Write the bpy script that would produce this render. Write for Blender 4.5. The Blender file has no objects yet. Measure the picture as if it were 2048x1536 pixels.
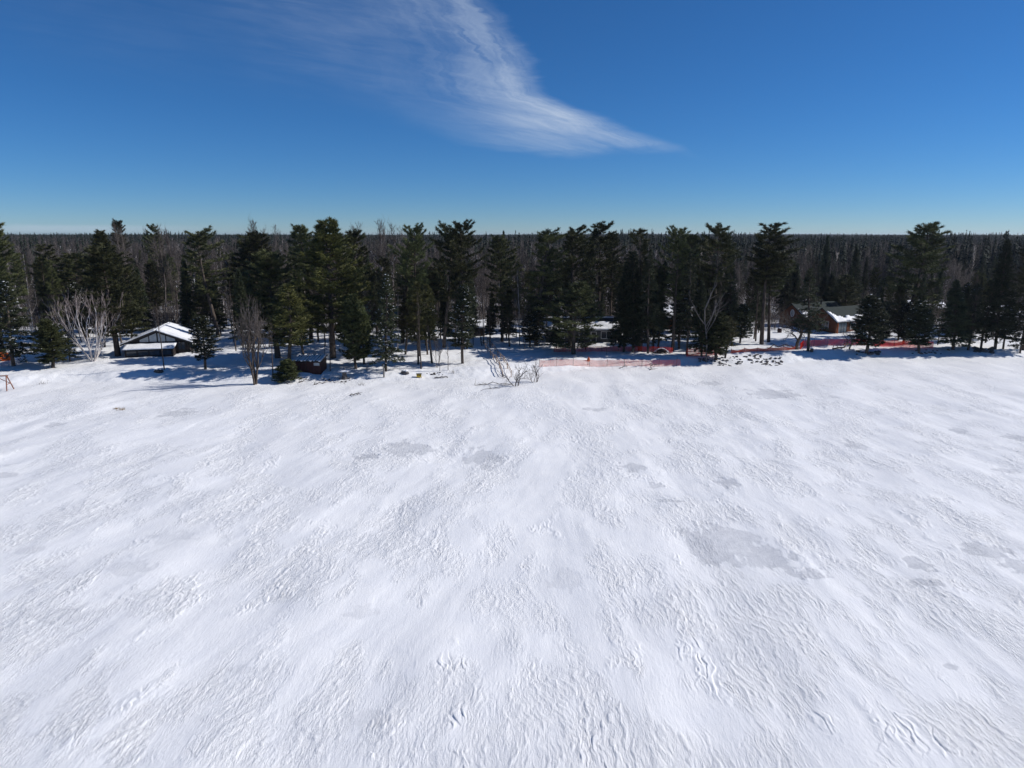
import bpy, math, random
import numpy as np
from mathutils import Vector
R = math.radians
C = bpy.context.scene
COL = C.collection
random.seed(11)

# ------------------------------------------------------------------ camera, world, sun, exposure
H_CAM = 22.0
PITCH = R(12.3)
FPX = 1365.0                                   # focal length in photo pixels (2048 wide)
cam_d = bpy.data.cameras.new('camera'); cam = bpy.data.objects.new('camera', cam_d); COL.objects.link(cam)
cam.location = (0, 0, H_CAM); cam.rotation_euler = (math.pi/2 - PITCH, 0, 0)
cam_d.sensor_width = 36; cam_d.lens = 36*FPX/2048; cam_d.clip_start = .5; cam_d.clip_end = 30000
C.camera = cam
C.render.resolution_x = 1024; C.render.resolution_y = 768

SUN_EL, SUN_AZ = 36.0, 82.0                    # azimuth clockwise from +y (the view direction)
world = bpy.data.worlds.new('World'); C.world = world; world.use_nodes = True
sun_d = bpy.data.lights.new('sun', 'SUN'); sun_d.energy = 4.5; sun_d.angle = R(.53); sun_d.color = (1, .965, .92)
sun = bpy.data.objects.new('sun', sun_d); COL.objects.link(sun)
sv = Vector((math.sin(R(SUN_AZ))*math.cos(R(SUN_EL)), math.cos(R(SUN_AZ))*math.cos(R(SUN_EL)), math.sin(R(SUN_EL))))
sun.rotation_euler = sv.to_track_quat('Z', 'Y').to_euler(); sun.location = (60, 60, 60)
C.view_settings.view_transform = 'Standard'; C.view_settings.look = 'None'
C.view_settings.exposure = 0.0; C.view_settings.gamma = 1.0
C.render.engine = 'CYCLES'
C.cycles.max_bounces = 5; C.cycles.diffuse_bounces = 3; C.cycles.glossy_bounces = 2; C.cycles.transparent_max_bounces = 4

def ray(px, py):
    u = (px-1024)/FPX; v = (768-py)/FPX; c, s = math.cos(PITCH), math.sin(PITCH)
    return np.array([u, c + v*s, -s + v*c])

class NT:
    """tiny helper to write node trees"""
    def __init__(self, tree): self.t = tree; tree.nodes.clear()
    def n(self, kind, **kw):
        nd = self.t.nodes.new(kind)
        for k, v in kw.items():
            if k.startswith('_'): setattr(nd, k[1:], v)
            else: self.set(nd.inputs[int(k[1:])] if k[0] == 'i' and k[1:].isdigit() else nd.inputs[k.replace('__', ' ')], v)
        return nd
    def set(self, sock, v):
        if isinstance(v, bpy.types.NodeSocket): self.t.links.new(v, sock)
        else: sock.default_value = v
    def math(self, op, a, b=None, c=None, clamp=False):
        nd = self.t.nodes.new('ShaderNodeMath'); nd.operation = op; nd.use_clamp = clamp
        for k, v in enumerate((a, b, c)):
            if v is not None: self.set(nd.inputs[k], v)
        return nd.outputs[0]
    def noise(self, vec, scale, detail=3, rough=.5, dist=0):
        nd = self.n('ShaderNodeTexNoise', Vector=vec, Scale=scale, Detail=detail, Roughness=rough, Distortion=dist)
        return nd.outputs['Fac'] if 'Fac' in nd.outputs else nd.outputs[0]
    def map(self, v, a, b, c=0., d=1., smooth=True):
        nd = self.t.nodes.new('ShaderNodeMapRange'); nd.interpolation_type = 'SMOOTHSTEP' if smooth else 'LINEAR'
        for k, x in enumerate((v, a, b, c, d)): self.set(nd.inputs[k], x)
        return nd.outputs[0]
    def comb(self, x, y, z=0.):
        nd = self.t.nodes.new('ShaderNodeCombineXYZ')
        for k, v in enumerate((x, y, z)): self.set(nd.inputs[k], v)
        return nd.outputs[0]
    def mix(self, f, a, b):
        nd = self.t.nodes.new('ShaderNodeMix'); nd.data_type = 'RGBA'
        self.set(nd.inputs[0], f); self.set(nd.inputs[6], a); self.set(nd.inputs[7], b)
        return nd.outputs[2]
    def curve(self, v, pts):
        nd = self.t.nodes.new('ShaderNodeFloatCurve'); cv = nd.mapping.curves[0]
        pts = sorted(pts)
        cv.points[0].location = pts[0]; cv.points[1].location = pts[-1]
        for p in pts[1:-1]: cv.points.new(*p)
        nd.mapping.update(); self.set(nd.inputs[1], v); return nd.outputs[0]

def build_world():
    T = NT(world.node_tree)
    sky = T.n('ShaderNodeTexSky', _sky_type='NISHITA')
    sky.sun_disc = False; sky.sun_elevation = R(SUN_EL); sky.sun_rotation = R(SUN_AZ)
    sky.altitude = 8000; sky.air_density = 2.2; sky.dust_density = 1.5; sky.ozone_density = 10.0
    skyc = T.n('ShaderNodeHueSaturation', Color=sky.outputs[0], Saturation=1.09).outputs[0]
    tc = T.n('ShaderNodeTexCoord').outputs['Generated']
    sp = T.n('ShaderNodeSeparateXYZ', Vector=tc)
    x, y, z = sp.outputs
    ys = T.math('MAXIMUM', y, .02)
    # world-direction coordinates of the sky north of the lake: u east-west, w height above the horizon
    u = T.math('DIVIDE', x, ys); w = T.math('DIVIDE', z, ys)
    def uw(px, py):
        r = ray(px, py); return r[0]/r[1], r[2]/r[1]
    # wispy domain warp
    wv = T.comb(T.math('MULTIPLY', u, 2.2), T.math('MULTIPLY', w, 5.))
    wn = T.math('SUBTRACT', T.noise(wv, 2.4, 3, .55), .5)
    w2 = T.math('ADD', w, T.math('MULTIPLY', wn, .035))
    fv = T.comb(T.math('MULTIPLY', u, 5.), T.math('MULTIPLY', w, 34.))
    fn = T.math('SUBTRACT', T.noise(fv, 1.6, 5, .6, .4), .5)
    edge = [(985, 0), (1015, 51), (1058, 103), (1078, 154), (1086, 187), (1120, 205), (1195, 231), (1243, 256), (1318, 282), (1388, 314)]
    WA, WB, UA, UB = 0.10, .40, -.2, .4
    pe = [((uw(a, b)[1]-WA)/(WB-WA), (uw(a, b)[0]-UA)/(UB-UA)) for a, b in edge]
    ce = T.curve(T.map(w2, WA, WB, smooth=False), pe)
    ue = T.math('MULTIPLY_ADD', ce, UB-UA, UA)
    a = T.math('ADD', T.math('SUBTRACT', ue, u), T.math('MULTIPLY', fn, .05))     # distance inside the eastern edge
    low = [(-100, 130), (0, 150), (300, 190), (450, 215), (600, 235), (750, 245), (850, 272), (950, 298), (1050, 312), (1130, 316), (1250, 310), (1400, 318)]
    LA, LB = -.85, .3
    pl = [((uw(p, q)[0]-LA)/(LB-LA), uw(p, q)[1]/.4) for p, q in low]
    cl = T.math('MULTIPLY', T.curve(T.map(u, LA, LB, smooth=False), pl), .4)
    b = T.math('SUBTRACT', T.math('ADD', w, T.math('MULTIPLY', fn, .022)), cl)
    # streaks that follow the edge near the head and drift level to the west
    sv1 = T.comb(T.math('MULTIPLY', a, 16.), T.math('MULTIPLY', w2, 5.))
    s1 = T.noise(sv1, 2.2, 8, .68, .9)
    sv2 = T.comb(T.math('MULTIPLY', T.math('MULTIPLY_ADD', w, .9, u), 2.6), T.math('MULTIPLY', T.math('MULTIPLY_ADD', u, .16, w), 24.))
    s2 = T.noise(sv2, 2.2, 8, .66, .8)
    inside = T.map(a, -.012, .055)
    tail = T.map(u, .05, .27, 1., 0.)
    lowm = T.map(b, -.002, T.math('MULTIPLY_ADD', T.map(u, -.40, -.05, 1., 0.), .085, .014))
    head = T.math('POWER', 2.718, T.math('MULTIPLY', T.math('MAXIMUM', a, 0.), -15.))
    veil = T.math('POWER', 2.718, T.math('MULTIPLY', T.math('MAXIMUM', a, 0.), -2.6))
    hi = T.map(w, .22, .40, 1., .70)
    d1 = T.math('MULTIPLY', T.math('MULTIPLY', head, T.map(s1, .30, .70, .22, 1.)), hi)
    big = T.map(T.noise(T.comb(T.math('MULTIPLY', u, 3.), T.math('MULTIPLY', w, 6.)), 1.5, 3), .3, .7, .25, 1.)
    d2 = T.math('MULTIPLY', T.math('MULTIPLY', veil, T.map(s2, .28, .74, .25, 1.)), big)
    dens = T.math('ADD', T.math('MULTIPLY', d1, .80), T.math('MULTIPLY', d2, .25))
    bx = T.math('DIVIDE', T.math('SUBTRACT', u, .055), .085); by = T.math('DIVIDE', T.math('SUBTRACT', T.math('ADD', w, T.math('MULTIPLY', fn, .05)), .165), .045)
    knot = T.math('POWER', 2.718, T.math('MULTIPLY', T.math('ADD', T.math('MULTIPLY', bx, bx), T.math('MULTIPLY', by, by)), -1.))
    dens = T.math('ADD', dens, T.math('MULTIPLY', knot, T.map(s2, .25, .75, .18, .5)))
    dens = T.math('MULTIPLY', T.math('MULTIPLY', dens, inside), lowm)
    # low bank of haze cloud over the woods in the north-west
    lb = T.math('MULTIPLY', T.map(w, .001, .007), T.map(T.math('ADD', w, T.math('MULTIPLY', fn, .012)), .011, .0165, 1., 0.))
    lb = T.math('MULTIPLY', lb, T.map(u, -.38, -.62)); lb = T.math('MULTIPLY', lb, T.map(u, -.84, -.7))
    dens = T.math('MAXIMUM', dens, T.math('MULTIPLY', lb, .35))
    dens = T.math('MULTIPLY', dens, T.map(y, .1, .3))
    SKY = .085
    bg1 = T.n('ShaderNodeBackground', Color=skyc, Strength=SKY)
    bg2 = T.n('ShaderNodeBackground', Color=(.62, .73, .90, 1), Strength=.85)
    mx = T.n('ShaderNodeMixShader', i0=dens, i1=bg1.outputs[0], i2=bg2.outputs[0])
    T.n('ShaderNodeOutputWorld', Surface=mx.outputs[0])
build_world()

# ------------------------------------------------------------------ numpy noise and the terrain's shape
_prm = np.random.RandomState(5).permutation(4096).astype(np.int32)
_ang = np.random.RandomState(6).rand(4096)*2*np.pi
_gx, _gy = np.cos(_ang), np.sin(_ang)
def pn(x, y, seed=0):
    """2D gradient noise, about -1 .. 1"""
    x = np.asarray(x, float) + seed*17.13; y = np.asarray(y, float) - seed*9.71
    xi = np.floor(x); yi = np.floor(y); fx = x-xi; fy = y-yi
    xi = xi.astype(np.int32); yi = yi.astype(np.int32)
    sx = fx*fx*fx*(fx*(fx*6-15)+10); sy = fy*fy*fy*(fy*(fy*6-15)+10)
    def g(dx, dy):
        h = _prm[(_prm[(xi+dx) & 4095] + yi+dy) & 4095]
        return _gx[h]*(fx-dx) + _gy[h]*(fy-dy)
    a = g(0, 0); b = g(1, 0); c = g(0, 1); d = g(1, 1)
    return ((a+(b-a)*sx) + ((c+(d-c)*sx)-(a+(b-a)*sx))*sy)*1.5
def sst(a, b, x):
    t = np.clip((x-a)/(b-a), 0, 1); return t*t*(3-2*t)

def flat_hit(px, py, z=0.):
    r = ray(px, py); t = (z-H_CAM)/r[2]; return r[0]*t, r[1]*t
_sh = [flat_hit(a, b) for a, b in [(-900, 800), (-300, 790), (0, 775), (150, 764), (300, 766), (500, 772), (620, 764), (800, 763), (900, 760), (1000, 757), (1180, 739), (1260, 737), (1400, 732), (1560, 728), (1700, 720), (1900, 716), (2048, 716), (2500, 712), (3200, 708)]]
_shx = np.array([p[0] for p in _sh]); _shy = np.array([p[1] for p in _sh])
def shore(x): return np.interp(x, _shx, _shy)

def land_height(x, y):
    x = np.asarray(x, float); y = np.asarray(y, float)
    t = y - shore(x) + 1.2*pn(x/7, y/7, 3)
    z = sst(0, 6, t)*.95 + sst(6, 45, t)*.75
    z = z + sst(1, 10, t)*(.22*pn(x/9, y/6, 7) + .10*pn(x/3.5, y/2.6, 8))
    far = sst(300, 1200, y)
    z = z + far*(2.4*pn(x/700, y/500, 9)) + sst(350, 1100, y)*1.9 + sst(350, 900, y)*.9*pn(x/160, y/160, 10)
    z = z + sst(3300, 4600, y)*10.*np.exp(-((x/np.maximum(y, 1)-.30)/.25)**2)
    return z
def lake_drift(x, y):
    x = np.asarray(x, float); y = np.asarray(y, float)
    return .22*pn(x/7.5, y/12, 11) + .06*pn(x/3.2, y/5.5, 12)
def ground_z(x, y):
    t = y - shore(x)
    return land_height(x, y) + (1-sst(-4, 3, t))*lake_drift(x, y)*sst(3, 14, np.abs(y))
def gz(x, y): return float(ground_z(np.array([x]), np.array([y]))[0])

def hit(px, py):
    """the ground point seen at a photo pixel"""
    r = ray(px, py); z = 0.
    for _ in range(14):
        t = (z-H_CAM)/r[2]; x, y = r[0]*t, r[1]*t
        z = .5*z + .5*gz(x, y)
    return x, y, gz(x, y)
def col(px, depth):
    """the ground point at a given depth along the photo column px (taken at the horizon)"""
    r = ray(px, 470); x = r[0]/r[1]*depth; return x, depth, gz(x, depth)
def height_to(x, y, z, py):
    r = ray(1024, py); return H_CAM + r[2]/r[1]*y - z

# ------------------------------------------------------------------ materials
def mat(name, f):
    m = bpy.data.materials.new(name); m.use_nodes = True; T = NT(m.node_tree)
    b = T.n('ShaderNodeBsdfPrincipled'); f(T, b)
    T.n('ShaderNodeOutputMaterial', Surface=b.outputs[0]); return m
def rgb(c, k=1.): return (c[0]*k, c[1]*k, c[2]*k, 1)
def mottled(name, c1, c2, scale=3., rough=.8, spec=.2, stretch=(1, 1, 1), bump=0., obvar=0.):
    def f(T, b):
        tc = T.n('ShaderNodeTexCoord').outputs['Object']
        mp = T.n('ShaderNodeMapping', Vector=tc, Scale=stretch).outputs[0]
        n = T.noise(mp, scale, 5, .6)
        c = T.mix(T.map(n, .3, .7), rgb(c1), rgb(c2))
        if obvar:
            oi = T.n('ShaderNodeObjectInfo').outputs['Random']
            hs = T.n('ShaderNodeHueSaturation', Color=c, Value=T.map(oi, 0, 1, 1-obvar, 1+obvar, smooth=False), Hue=T.map(oi, 0, 1, .5-.03*obvar, .5+.03*obvar, smooth=False))
            c = hs.outputs[0]
        T.set(b.inputs['Base Color'], c); b.inputs['Roughness'].default_value = rough
        b.inputs['Specular IOR Level'].default_value = spec
        if bump:
            bp = T.n('ShaderNodeBump', Height=n, Distance=bump); T.set(b.inputs['Normal'], bp.outputs[0])
    return mat(name, f)
M = {}
def snow_fn(T, b):
    tc = T.n('ShaderNodeTexCoord').outputs['Object']
    ice = T.n('ShaderNodeAttribute', _attribute_name='ice').outputs['Fac']
    n = T.noise(tc, .35, 4, .6)
    c = T.mix(T.map(n, .3, .7), (.86, .862, .872, 1), (.91, .905, .90, 1))
    grit = T.noise(tc, 5., 4, .7)
    icec = T.mix(T.map(grit, .35, .65), (.43, .44, .465, 1), (.60, .605, .63, 1))
    T.set(b.inputs['Base Color'], T.mix(ice, c, icec))
    b.inputs['Roughness'].default_value = .55; b.inputs['Specular IOR Level'].default_value = .35
    carved = T.n('ShaderNodeAttribute', _attribute_name='carved').outputs['Fac']; west = T.n('ShaderNodeAttribute', _attribute_name='west').outputs['Fac']
    hs = []
    for ang in (6, -21):     # the two wind directions, matching the carved relief
        mp = T.n('ShaderNodeMapping', Vector=tc, Rotation=(0, 0, R(-ang) if ang < 0 else R(-ang)), Scale=(1., .22, 1.)).outputs[0]
        hs.append(T.noise(mp, 7.5, 7, .74, .7))
    h1 = T.n('ShaderNodeMix', _data_type='FLOAT', i0=west, i2=hs[0], i3=hs[1]).outputs[0]
    h2 = T.noise(tc, 14., 3, .6)
    h = T.math('ADD', T.math('MULTIPLY', h1, .85), T.math('MULTIPLY', h2, .15))
    bp = T.n('ShaderNodeBump', Height=h, Distance=T.map(carved, 0, 1, .045, .16), Strength=.85)
    T.set(b.inputs['Normal'], bp.outputs[0])
M['snow'] = mat('snow', snow_fn)
def psnow_fn(T, b):
    tc = T.n('ShaderNodeTexCoord').outputs['Object']
    b.inputs['Base Color'].default_value = (.84, .85, .875, 1); b.inputs['Roughness'].default_value = .6
    bp = T.n('ShaderNodeBump', Height=T.noise(tc, 3., 4, .6), Distance=.08); T.set(b.inputs['Normal'], bp.outputs[0])
M['snow_cap'] = mat('snow_cap', psnow_fn)
M['bark'] = mottled('bark', (.055, .043, .035), (.13, .105, .088), 5, .9, .1, (1, 1, .25), .02, .3)
M['bark_grey'] = mottled('bark_grey', (.10, .082, .072), (.21, .18, .165), 5, .9, .1, (1, 1, .25), 0, .35)
M['twig'] = mottled('twig', (.055, .045, .040), (.12, .102, .095), 3, .9, .1, (1, 1, 1), 0, .35)
M['birch'] = mottled('birch', (.30, .27, .26), (.62, .58, .56), 3, .75, .2, (1, 1, .5), 0, .1)
M['birch_twig'] = mottled('birch_twig', (.16, .125, .12), (.34, .29, .28), 3, .8, .2)
M['snag'] = mottled('snag', (.09, .08, .075), (.19, .17, .16), 4, .8, .15, (1, 1, .3))
def needles(name, c1, c2, var=.5):
    M[name] = mottled(name, c1, c2, .55, .65, .25, (1, 1, 1), 0, var)
needles('pine_needles', (.030, .037, .015), (.100, .104, .038))
needles('pine_needles_olive', (.036, .042, .014), (.100, .092, .026))
needles('spruce_needles', (.020, .030, .015), (.066, .076, .034))
needles('cedar_leaves', (.030, .042, .014), (.085, .090, .032))
M['wood_dark'] = mottled('wood_dark', (.018, .014, .014), (.035, .026, .024), 4, .7, .2, (1, 1, 8))
M['wood_brown'] = mottled('wood_brown', (.10, .035, .018), (.17, .062, .030), 3, .7, .2, (.5, .5, 9))
M['wood_orange'] = mottled('wood_orange', (.24, .060, .018), (.36, .105, .032), 3, .7, .2, (.5, .5, 9))
M['wood_red'] = mottled('wood_red', (.026, .006, .007), (.048, .010, .010), 3, .6, .3, (6, 1, .6))
M['wood_grey'] = mottled('wood_grey', (.16, .15, .145), (.27, .25, .235), 4, .8, .2, (1, 1, 6))
M['wood_post'] = mottled('wood_post', (.30, .21, .15), (.48, .36, .27), 6, .85, .15, (1, 1, .3))
M['wood_reddish'] = mottled('wood_reddish', (.17, .070, .045), (.30, .14, .095), 6, .8, .15, (1, 1, .3))
M['siding_grey'] = mottled('siding_grey', (.065, .065, .068), (.095, .095, .10), 2, .7, .2, (.5, .5, 9))
M['trim_white'] = mottled('trim_white', (.55, .56, .58), (.70, .70, .70), 3, .5, .4)
M['trim_dark'] = mottled('trim_dark', (.02, .018, .018), (.035, .03, .03), 3, .6, .3)
M['panel_pale'] = mottled('panel_pale', (.30, .33, .35), (.40, .43, .44), 1.2, .35, .5)
M['shingle_green'] = mottled('shingle_green', (.013, .021, .020), (.028, .039, .037), 9, .85, .2)
M['shingle_dark'] = mottled('shingle_dark', (.022, .022, .026), (.045, .045, .05), 9, .85, .2)
M['roof_teal'] = mottled('roof_teal', (.02, .075, .072), (.035, .11, .10), 3, .5, .4)
M['glass'] = mottled('glass', (.02, .025, .03), (.05, .06, .07), 1, .08, .6)
M['glass_blue'] = mottled('glass_blue', (.10, .15, .19), (.22, .28, .32), 1.5, .12, .6)
def netting(name, c1, c2):
    m = bpy.data.materials.new(name); m.use_nodes = True; T = NT(m.node_tree)
    n = T.noise(T.n('ShaderNodeTexCoord').outputs['Object'], 2., 4, .6); c = T.mix(T.map(n, .3, .7), rgb(c1), rgb(c2))
    a = T.n('ShaderNodeBsdfDiffuse', Color=c); b = T.n('ShaderNodeBsdfTranslucent', Color=c)
    T.n('ShaderNodeOutputMaterial', Surface=T.n('ShaderNodeMixShader', i0=.65, i1=a.outputs[0], i2=b.outputs[0]).outputs[0]); M[name] = m
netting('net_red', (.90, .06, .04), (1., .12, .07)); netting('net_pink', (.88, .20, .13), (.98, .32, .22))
M['metal_post'] = mottled('metal_post', (.10, .045, .03), (.18, .08, .05), 6, .6, .4)
M['stone'] = mottled('stone', (.05, .045, .045), (.16, .145, .135), 4, .85, .2, (1, 1, 1), .05, .4)
M['concrete'] = mottled('concrete', (.25, .24, .235), (.38, .37, .36), 6, .85, .2)
M['yellow_paint'] = mottled('yellow_paint', (.55, .36, .02), (.70, .47, .03), 5, .5, .4)
M['black_metal'] = mottled('black_metal', (.015, .015, .016), (.03, .03, .03), 5, .5, .4)
M['blue_plastic'] = mottled('blue_plastic', (.01, .035, .14), (.02, .06, .22), 3, .4, .4)
M['blue_white'] = mottled('blue_white', (.35, .38, .42), (.5, .52, .55), 3, .4, .4)
M['orange_fabric'] = mottled('orange_fabric', (.55, .10, .02), (.72, .16, .03), 3, .7, .2)
M['dry_grass'] = mottled('dry_grass', (.22, .15, .08), (.36, .26, .15), 3, .9, .1)

# ------------------------------------------------------------------ object helpers
def link(o, parent=None):
    COL.objects.link(o)
    if parent is not None: o.parent = parent
    return o
def props(o, label=None, cat=None, group=None, kind=None):
    if label: o['label'] = label
    if cat: o['category'] = cat
    if group: o['group'] = group
    if kind: o['kind'] = kind
    return o
def thing(name, label, cat, loc, rz=0., group=None):
    o = bpy.data.objects.new(name, None); o.empty_display_size = .3
    o.location = loc; o.rotation_euler = (0, 0, rz); link(o)
    return props(o, label, cat, group)

class MB:
    """collects polygons; build() makes one mesh object of them"""
    def __init__(self): self.v = []; self.f = []
    def poly(self, pts): n = len(self.v); self.v += [tuple(p) for p in pts]; self.f.append(tuple(range(n, n+len(pts))))
    def faces(self, vs, fs): n = len(self.v); self.v += [tuple(p) for p in vs]; self.f += [tuple(n+i for i in f) for f in fs]
    def box(self, x0, x1, y0, y1, z0, z1):
        vs = [(x, y, z) for z in (z0, z1) for y in (y0, y1) for x in (x0, x1)]
        self.faces(vs, [(0, 2, 3, 1), (4, 5, 7, 6), (0, 1, 5, 4), (2, 6, 7, 3), (0, 4, 6, 2), (1, 3, 7, 5)]); return self
    def prism(self, prof, a, b):
        """prof: counter-clockwise points; a, b: functions (p) -> 3D point of the near and far end"""
        n = len(prof); vs = [a(p) for p in prof] + [b(p) for p in prof]
        fs = [tuple(range(n))[::-1], tuple(range(n, 2*n))] + [(i, (i+1) % n, n+(i+1) % n, n+i) for i in range(n)]
        self.faces(vs, fs); return self
    def tube(self, pts, rad, sides=6, cap=True):
        v, f = tube_arrays(pts, rad, sides)
        n = len(self.v); self.v += [tuple(p) for p in v]; self.f += [tuple(int(n+i) for i in q) for q in f]
        if cap:
            self.f.append(tuple(range(n, n+sides))[::-1]); m = n+(len(pts)-1)*sides; self.f.append(tuple(range(m, m+sides)))
        return self
    def mesh(self, name, m, smooth=False):
        me = bpy.data.meshes.new(name); me.from_pydata(self.v, [], self.f); me.materials.append(m)
        if smooth: me.polygons.foreach_set('use_smooth', [True]*len(me.polygons))
        me.update(); return me
    def build(self, name, m, parent=None, smooth=False, loc=None, rot=None):
        o = bpy.data.objects.new(name, self.mesh(name, m, smooth)); link(o, parent)
        if loc is not None: o.location = loc
        if rot is not None: o.rotation_euler = rot
        return o

def tube_arrays(pts, rad, sides=4):
    pts = np.asarray(pts, float); k = len(pts); rad = np.broadcast_to(np.asarray(rad, float), (k,))
    t = np.gradient(pts, axis=0); t /= np.linalg.norm(t, axis=1)[:, None]+1e-9
    ref = np.array([0., 0, 1]) if abs(t[:, 2]).mean() < .8 else np.array([1., 0, 0])
    a = np.cross(t, ref); a /= np.linalg.norm(a, axis=1)[:, None]+1e-9; b = np.cross(t, a)
    an = np.arange(sides)*2*np.pi/sides
    ring = np.cos(an)[None, :, None]*a[:, None, :] + np.sin(an)[None, :, None]*b[:, None, :]
    v = (pts[:, None, :] + ring*rad[:, None, None]).reshape(-1, 3)
    i = np.arange(k-1)[:, None]*sides; j = np.arange(sides)[None, :]; j2 = (j+1) % sides
    f = np.stack([i+j, i+j2, i+sides+j2, i+sides+j], -1).reshape(-1, 4)
    return v, f

class Soup:
    """fast triangle / quad collector (numpy)"""
    def __init__(self): self.v = []; self.f3 = []; self.f4 = []; self.n = 0
    def add(self, v, f):
        v = np.asarray(v, np.float32)
        (self.f3 if f.shape[1] == 3 else self.f4).append(np.asarray(f, np.int32)+self.n); self.v.append(v); self.n += len(v)
    def tube(self, p, r, s=4): self.add(*tube_arrays(p, r, s))
    def cones(self, p0, p1, r):
        """single 3-sided spikes from p0 to p1"""
        p0 = np.asarray(p0); p1 = np.asarray(p1); n = len(p0)
        if not n: return
        d = p1-p0; d /= np.linalg.norm(d, axis=1)[:, None]+1e-9
        ref = np.where(np.abs(d[:, 2:3]) < .8, np.array([[0, 0, 1.]]), np.array([[1., 0, 0]]))
        a = np.cross(d, ref); a /= np.linalg.norm(a, axis=1)[:, None]+1e-9; b = np.cross(d, a)
        r = np.broadcast_to(np.asarray(r, float), (n,))[:, None]
        v = np.stack([p0+a*r, p0-.5*a*r+.87*b*r, p0-.5*a*r-.87*b*r, p1], 1).reshape(-1, 3)
        k = np.arange(n)[:, None]*4
        self.add(v, np.concatenate([k+np.array([[0, 1, 3]]), k+np.array([[1, 2, 3]]), k+np.array([[2, 0, 3]])]))
    def blades(self, c, d, n, length, width, spread, rng):
        """n needle blades (triangles) at every centre c pointing round direction d"""
        c = np.repeat(np.asarray(c), n, 0); d = np.repeat(np.asarray(d), n, 0); m = len(c)
        if not m: return
        d = d + rng.normal(0, spread, (m, 3)); d /= np.linalg.norm(d, axis=1)[:, None]+1e-9
        L = length*rng.uniform(.6, 1.3, (m, 1)); W = width*rng.uniform(.7, 1.3, (m, 1))
        s = np.cross(d, rng.normal(0, 1, (m, 3))); s /= np.linalg.norm(s, axis=1)[:, None]+1e-9
        c = c + rng.normal(0, .05, (m, 3))
        v = np.stack([c+s*W-d*L*.15, c-s*W, c+d*L], 1).reshape(-1, 3)
        self.add(v, np.arange(m*3).reshape(-1, 3))
    def lumps(self, c, r, rng, flat=.45):
        """little octahedral lumps"""
        c = np.asarray(c); n = len(c)
        if not n: return
        r = np.broadcast_to(np.asarray(r, float), (n,))*rng.uniform(.7, 1.3, n); an = rng.uniform(0, 6.28, n)
        ca, sa = np.cos(an), np.sin(an); z = np.zeros(n); e = rng.uniform(.5, 1., n)
        offs = [np.stack([ca*r, sa*r, z], 1), np.stack([-sa*r*e, ca*r*e, z], 1), np.stack([-ca*r, -sa*r, z], 1), np.stack([sa*r*e, -ca*r*e, z], 1), np.stack([z, z, r*flat], 1), np.stack([z, z, -r*flat*.5], 1)]
        v = np.stack([c+o for o in offs], 1).reshape(-1, 3); k = np.arange(n)[:, None]*6
        fs = [(0, 1, 4), (1, 2, 4), (2, 3, 4), (3, 0, 4), (1, 0, 5), (2, 1, 5), (3, 2, 5), (0, 3, 5)]
        self.add(v, np.concatenate([k+np.array([q]) for q in fs]))
    def mesh(self, name, mats, smooth=False):
        v = np.concatenate(self.v); me = bpy.data.meshes.new(name)
        f3 = np.concatenate(self.f3) if self.f3 else np.zeros((0, 3), np.int32); f4 = np.concatenate(self.f4) if self.f4 else np.zeros((0, 4), np.int32)
        me.vertices.add(len(v)); me.vertices.foreach_set('co', v.astype(np.float32).ravel())
        nl = f3.size+f4.size; me.loops.add(nl); me.loops.foreach_set('vertex_index', np.concatenate([f3.ravel(), f4.ravel()]).astype(np.int32))
        n = len(f3)+len(f4); me.polygons.add(n)
        st = np.concatenate([np.arange(len(f3))*3, f3.size+np.arange(len(f4))*4]).astype(np.int32)
        me.polygons.foreach_set('loop_start', st)
        if smooth: me.polygons.foreach_set('use_smooth', np.ones(n, bool))
        for m in (mats if isinstance(mats, list) else [mats]): me.materials.append(m)
        me.update(calc_edges=True); me.validate(); return me

# ------------------------------------------------------------------ ground: one sheet of snow, frozen lake, shore and land to the horizon
ICE = [(350, 826, 34, 9), (110, 848, 22, 5), (818, 898, 45, 16), (735, 915, 30, 6), (965, 913, 38, 18), (1545, 787, 45, 11), (1420, 765, 22, 5),
       (1262, 936, 24, 8), (1310, 970, 20, 5), (1452, 966, 22, 10), (1712, 893, 22, 10), (1918, 860, 16, 7), (2035, 876, 24, 8), (1668, 795, 8, 4),
       (1440, 1085, 85, 38), (1530, 1112, 50, 26), (1610, 1150, 40, 12), (1835, 1128, 26, 13), (1850, 1165, 36, 9), (1975, 1100, 60, 14), (2030, 1130, 40, 12),
       (1190, 818, 26, 4), (2010, 940, 25, 5), (340, 1075, 50, 12), (130, 1235, 60, 22), (1900, 1328, 16, 6),
       (720, 1225, 30, 14), (1130, 1160, 34, 22), (5, 950, 20, 8), (260, 1140, 50, 14), (735, 1440, 36, 24), (560, 1200, 24, 9),
       (60, 1100, 40, 8), (1335, 1000, 25, 4), (480, 1340, 30, 10)]
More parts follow.
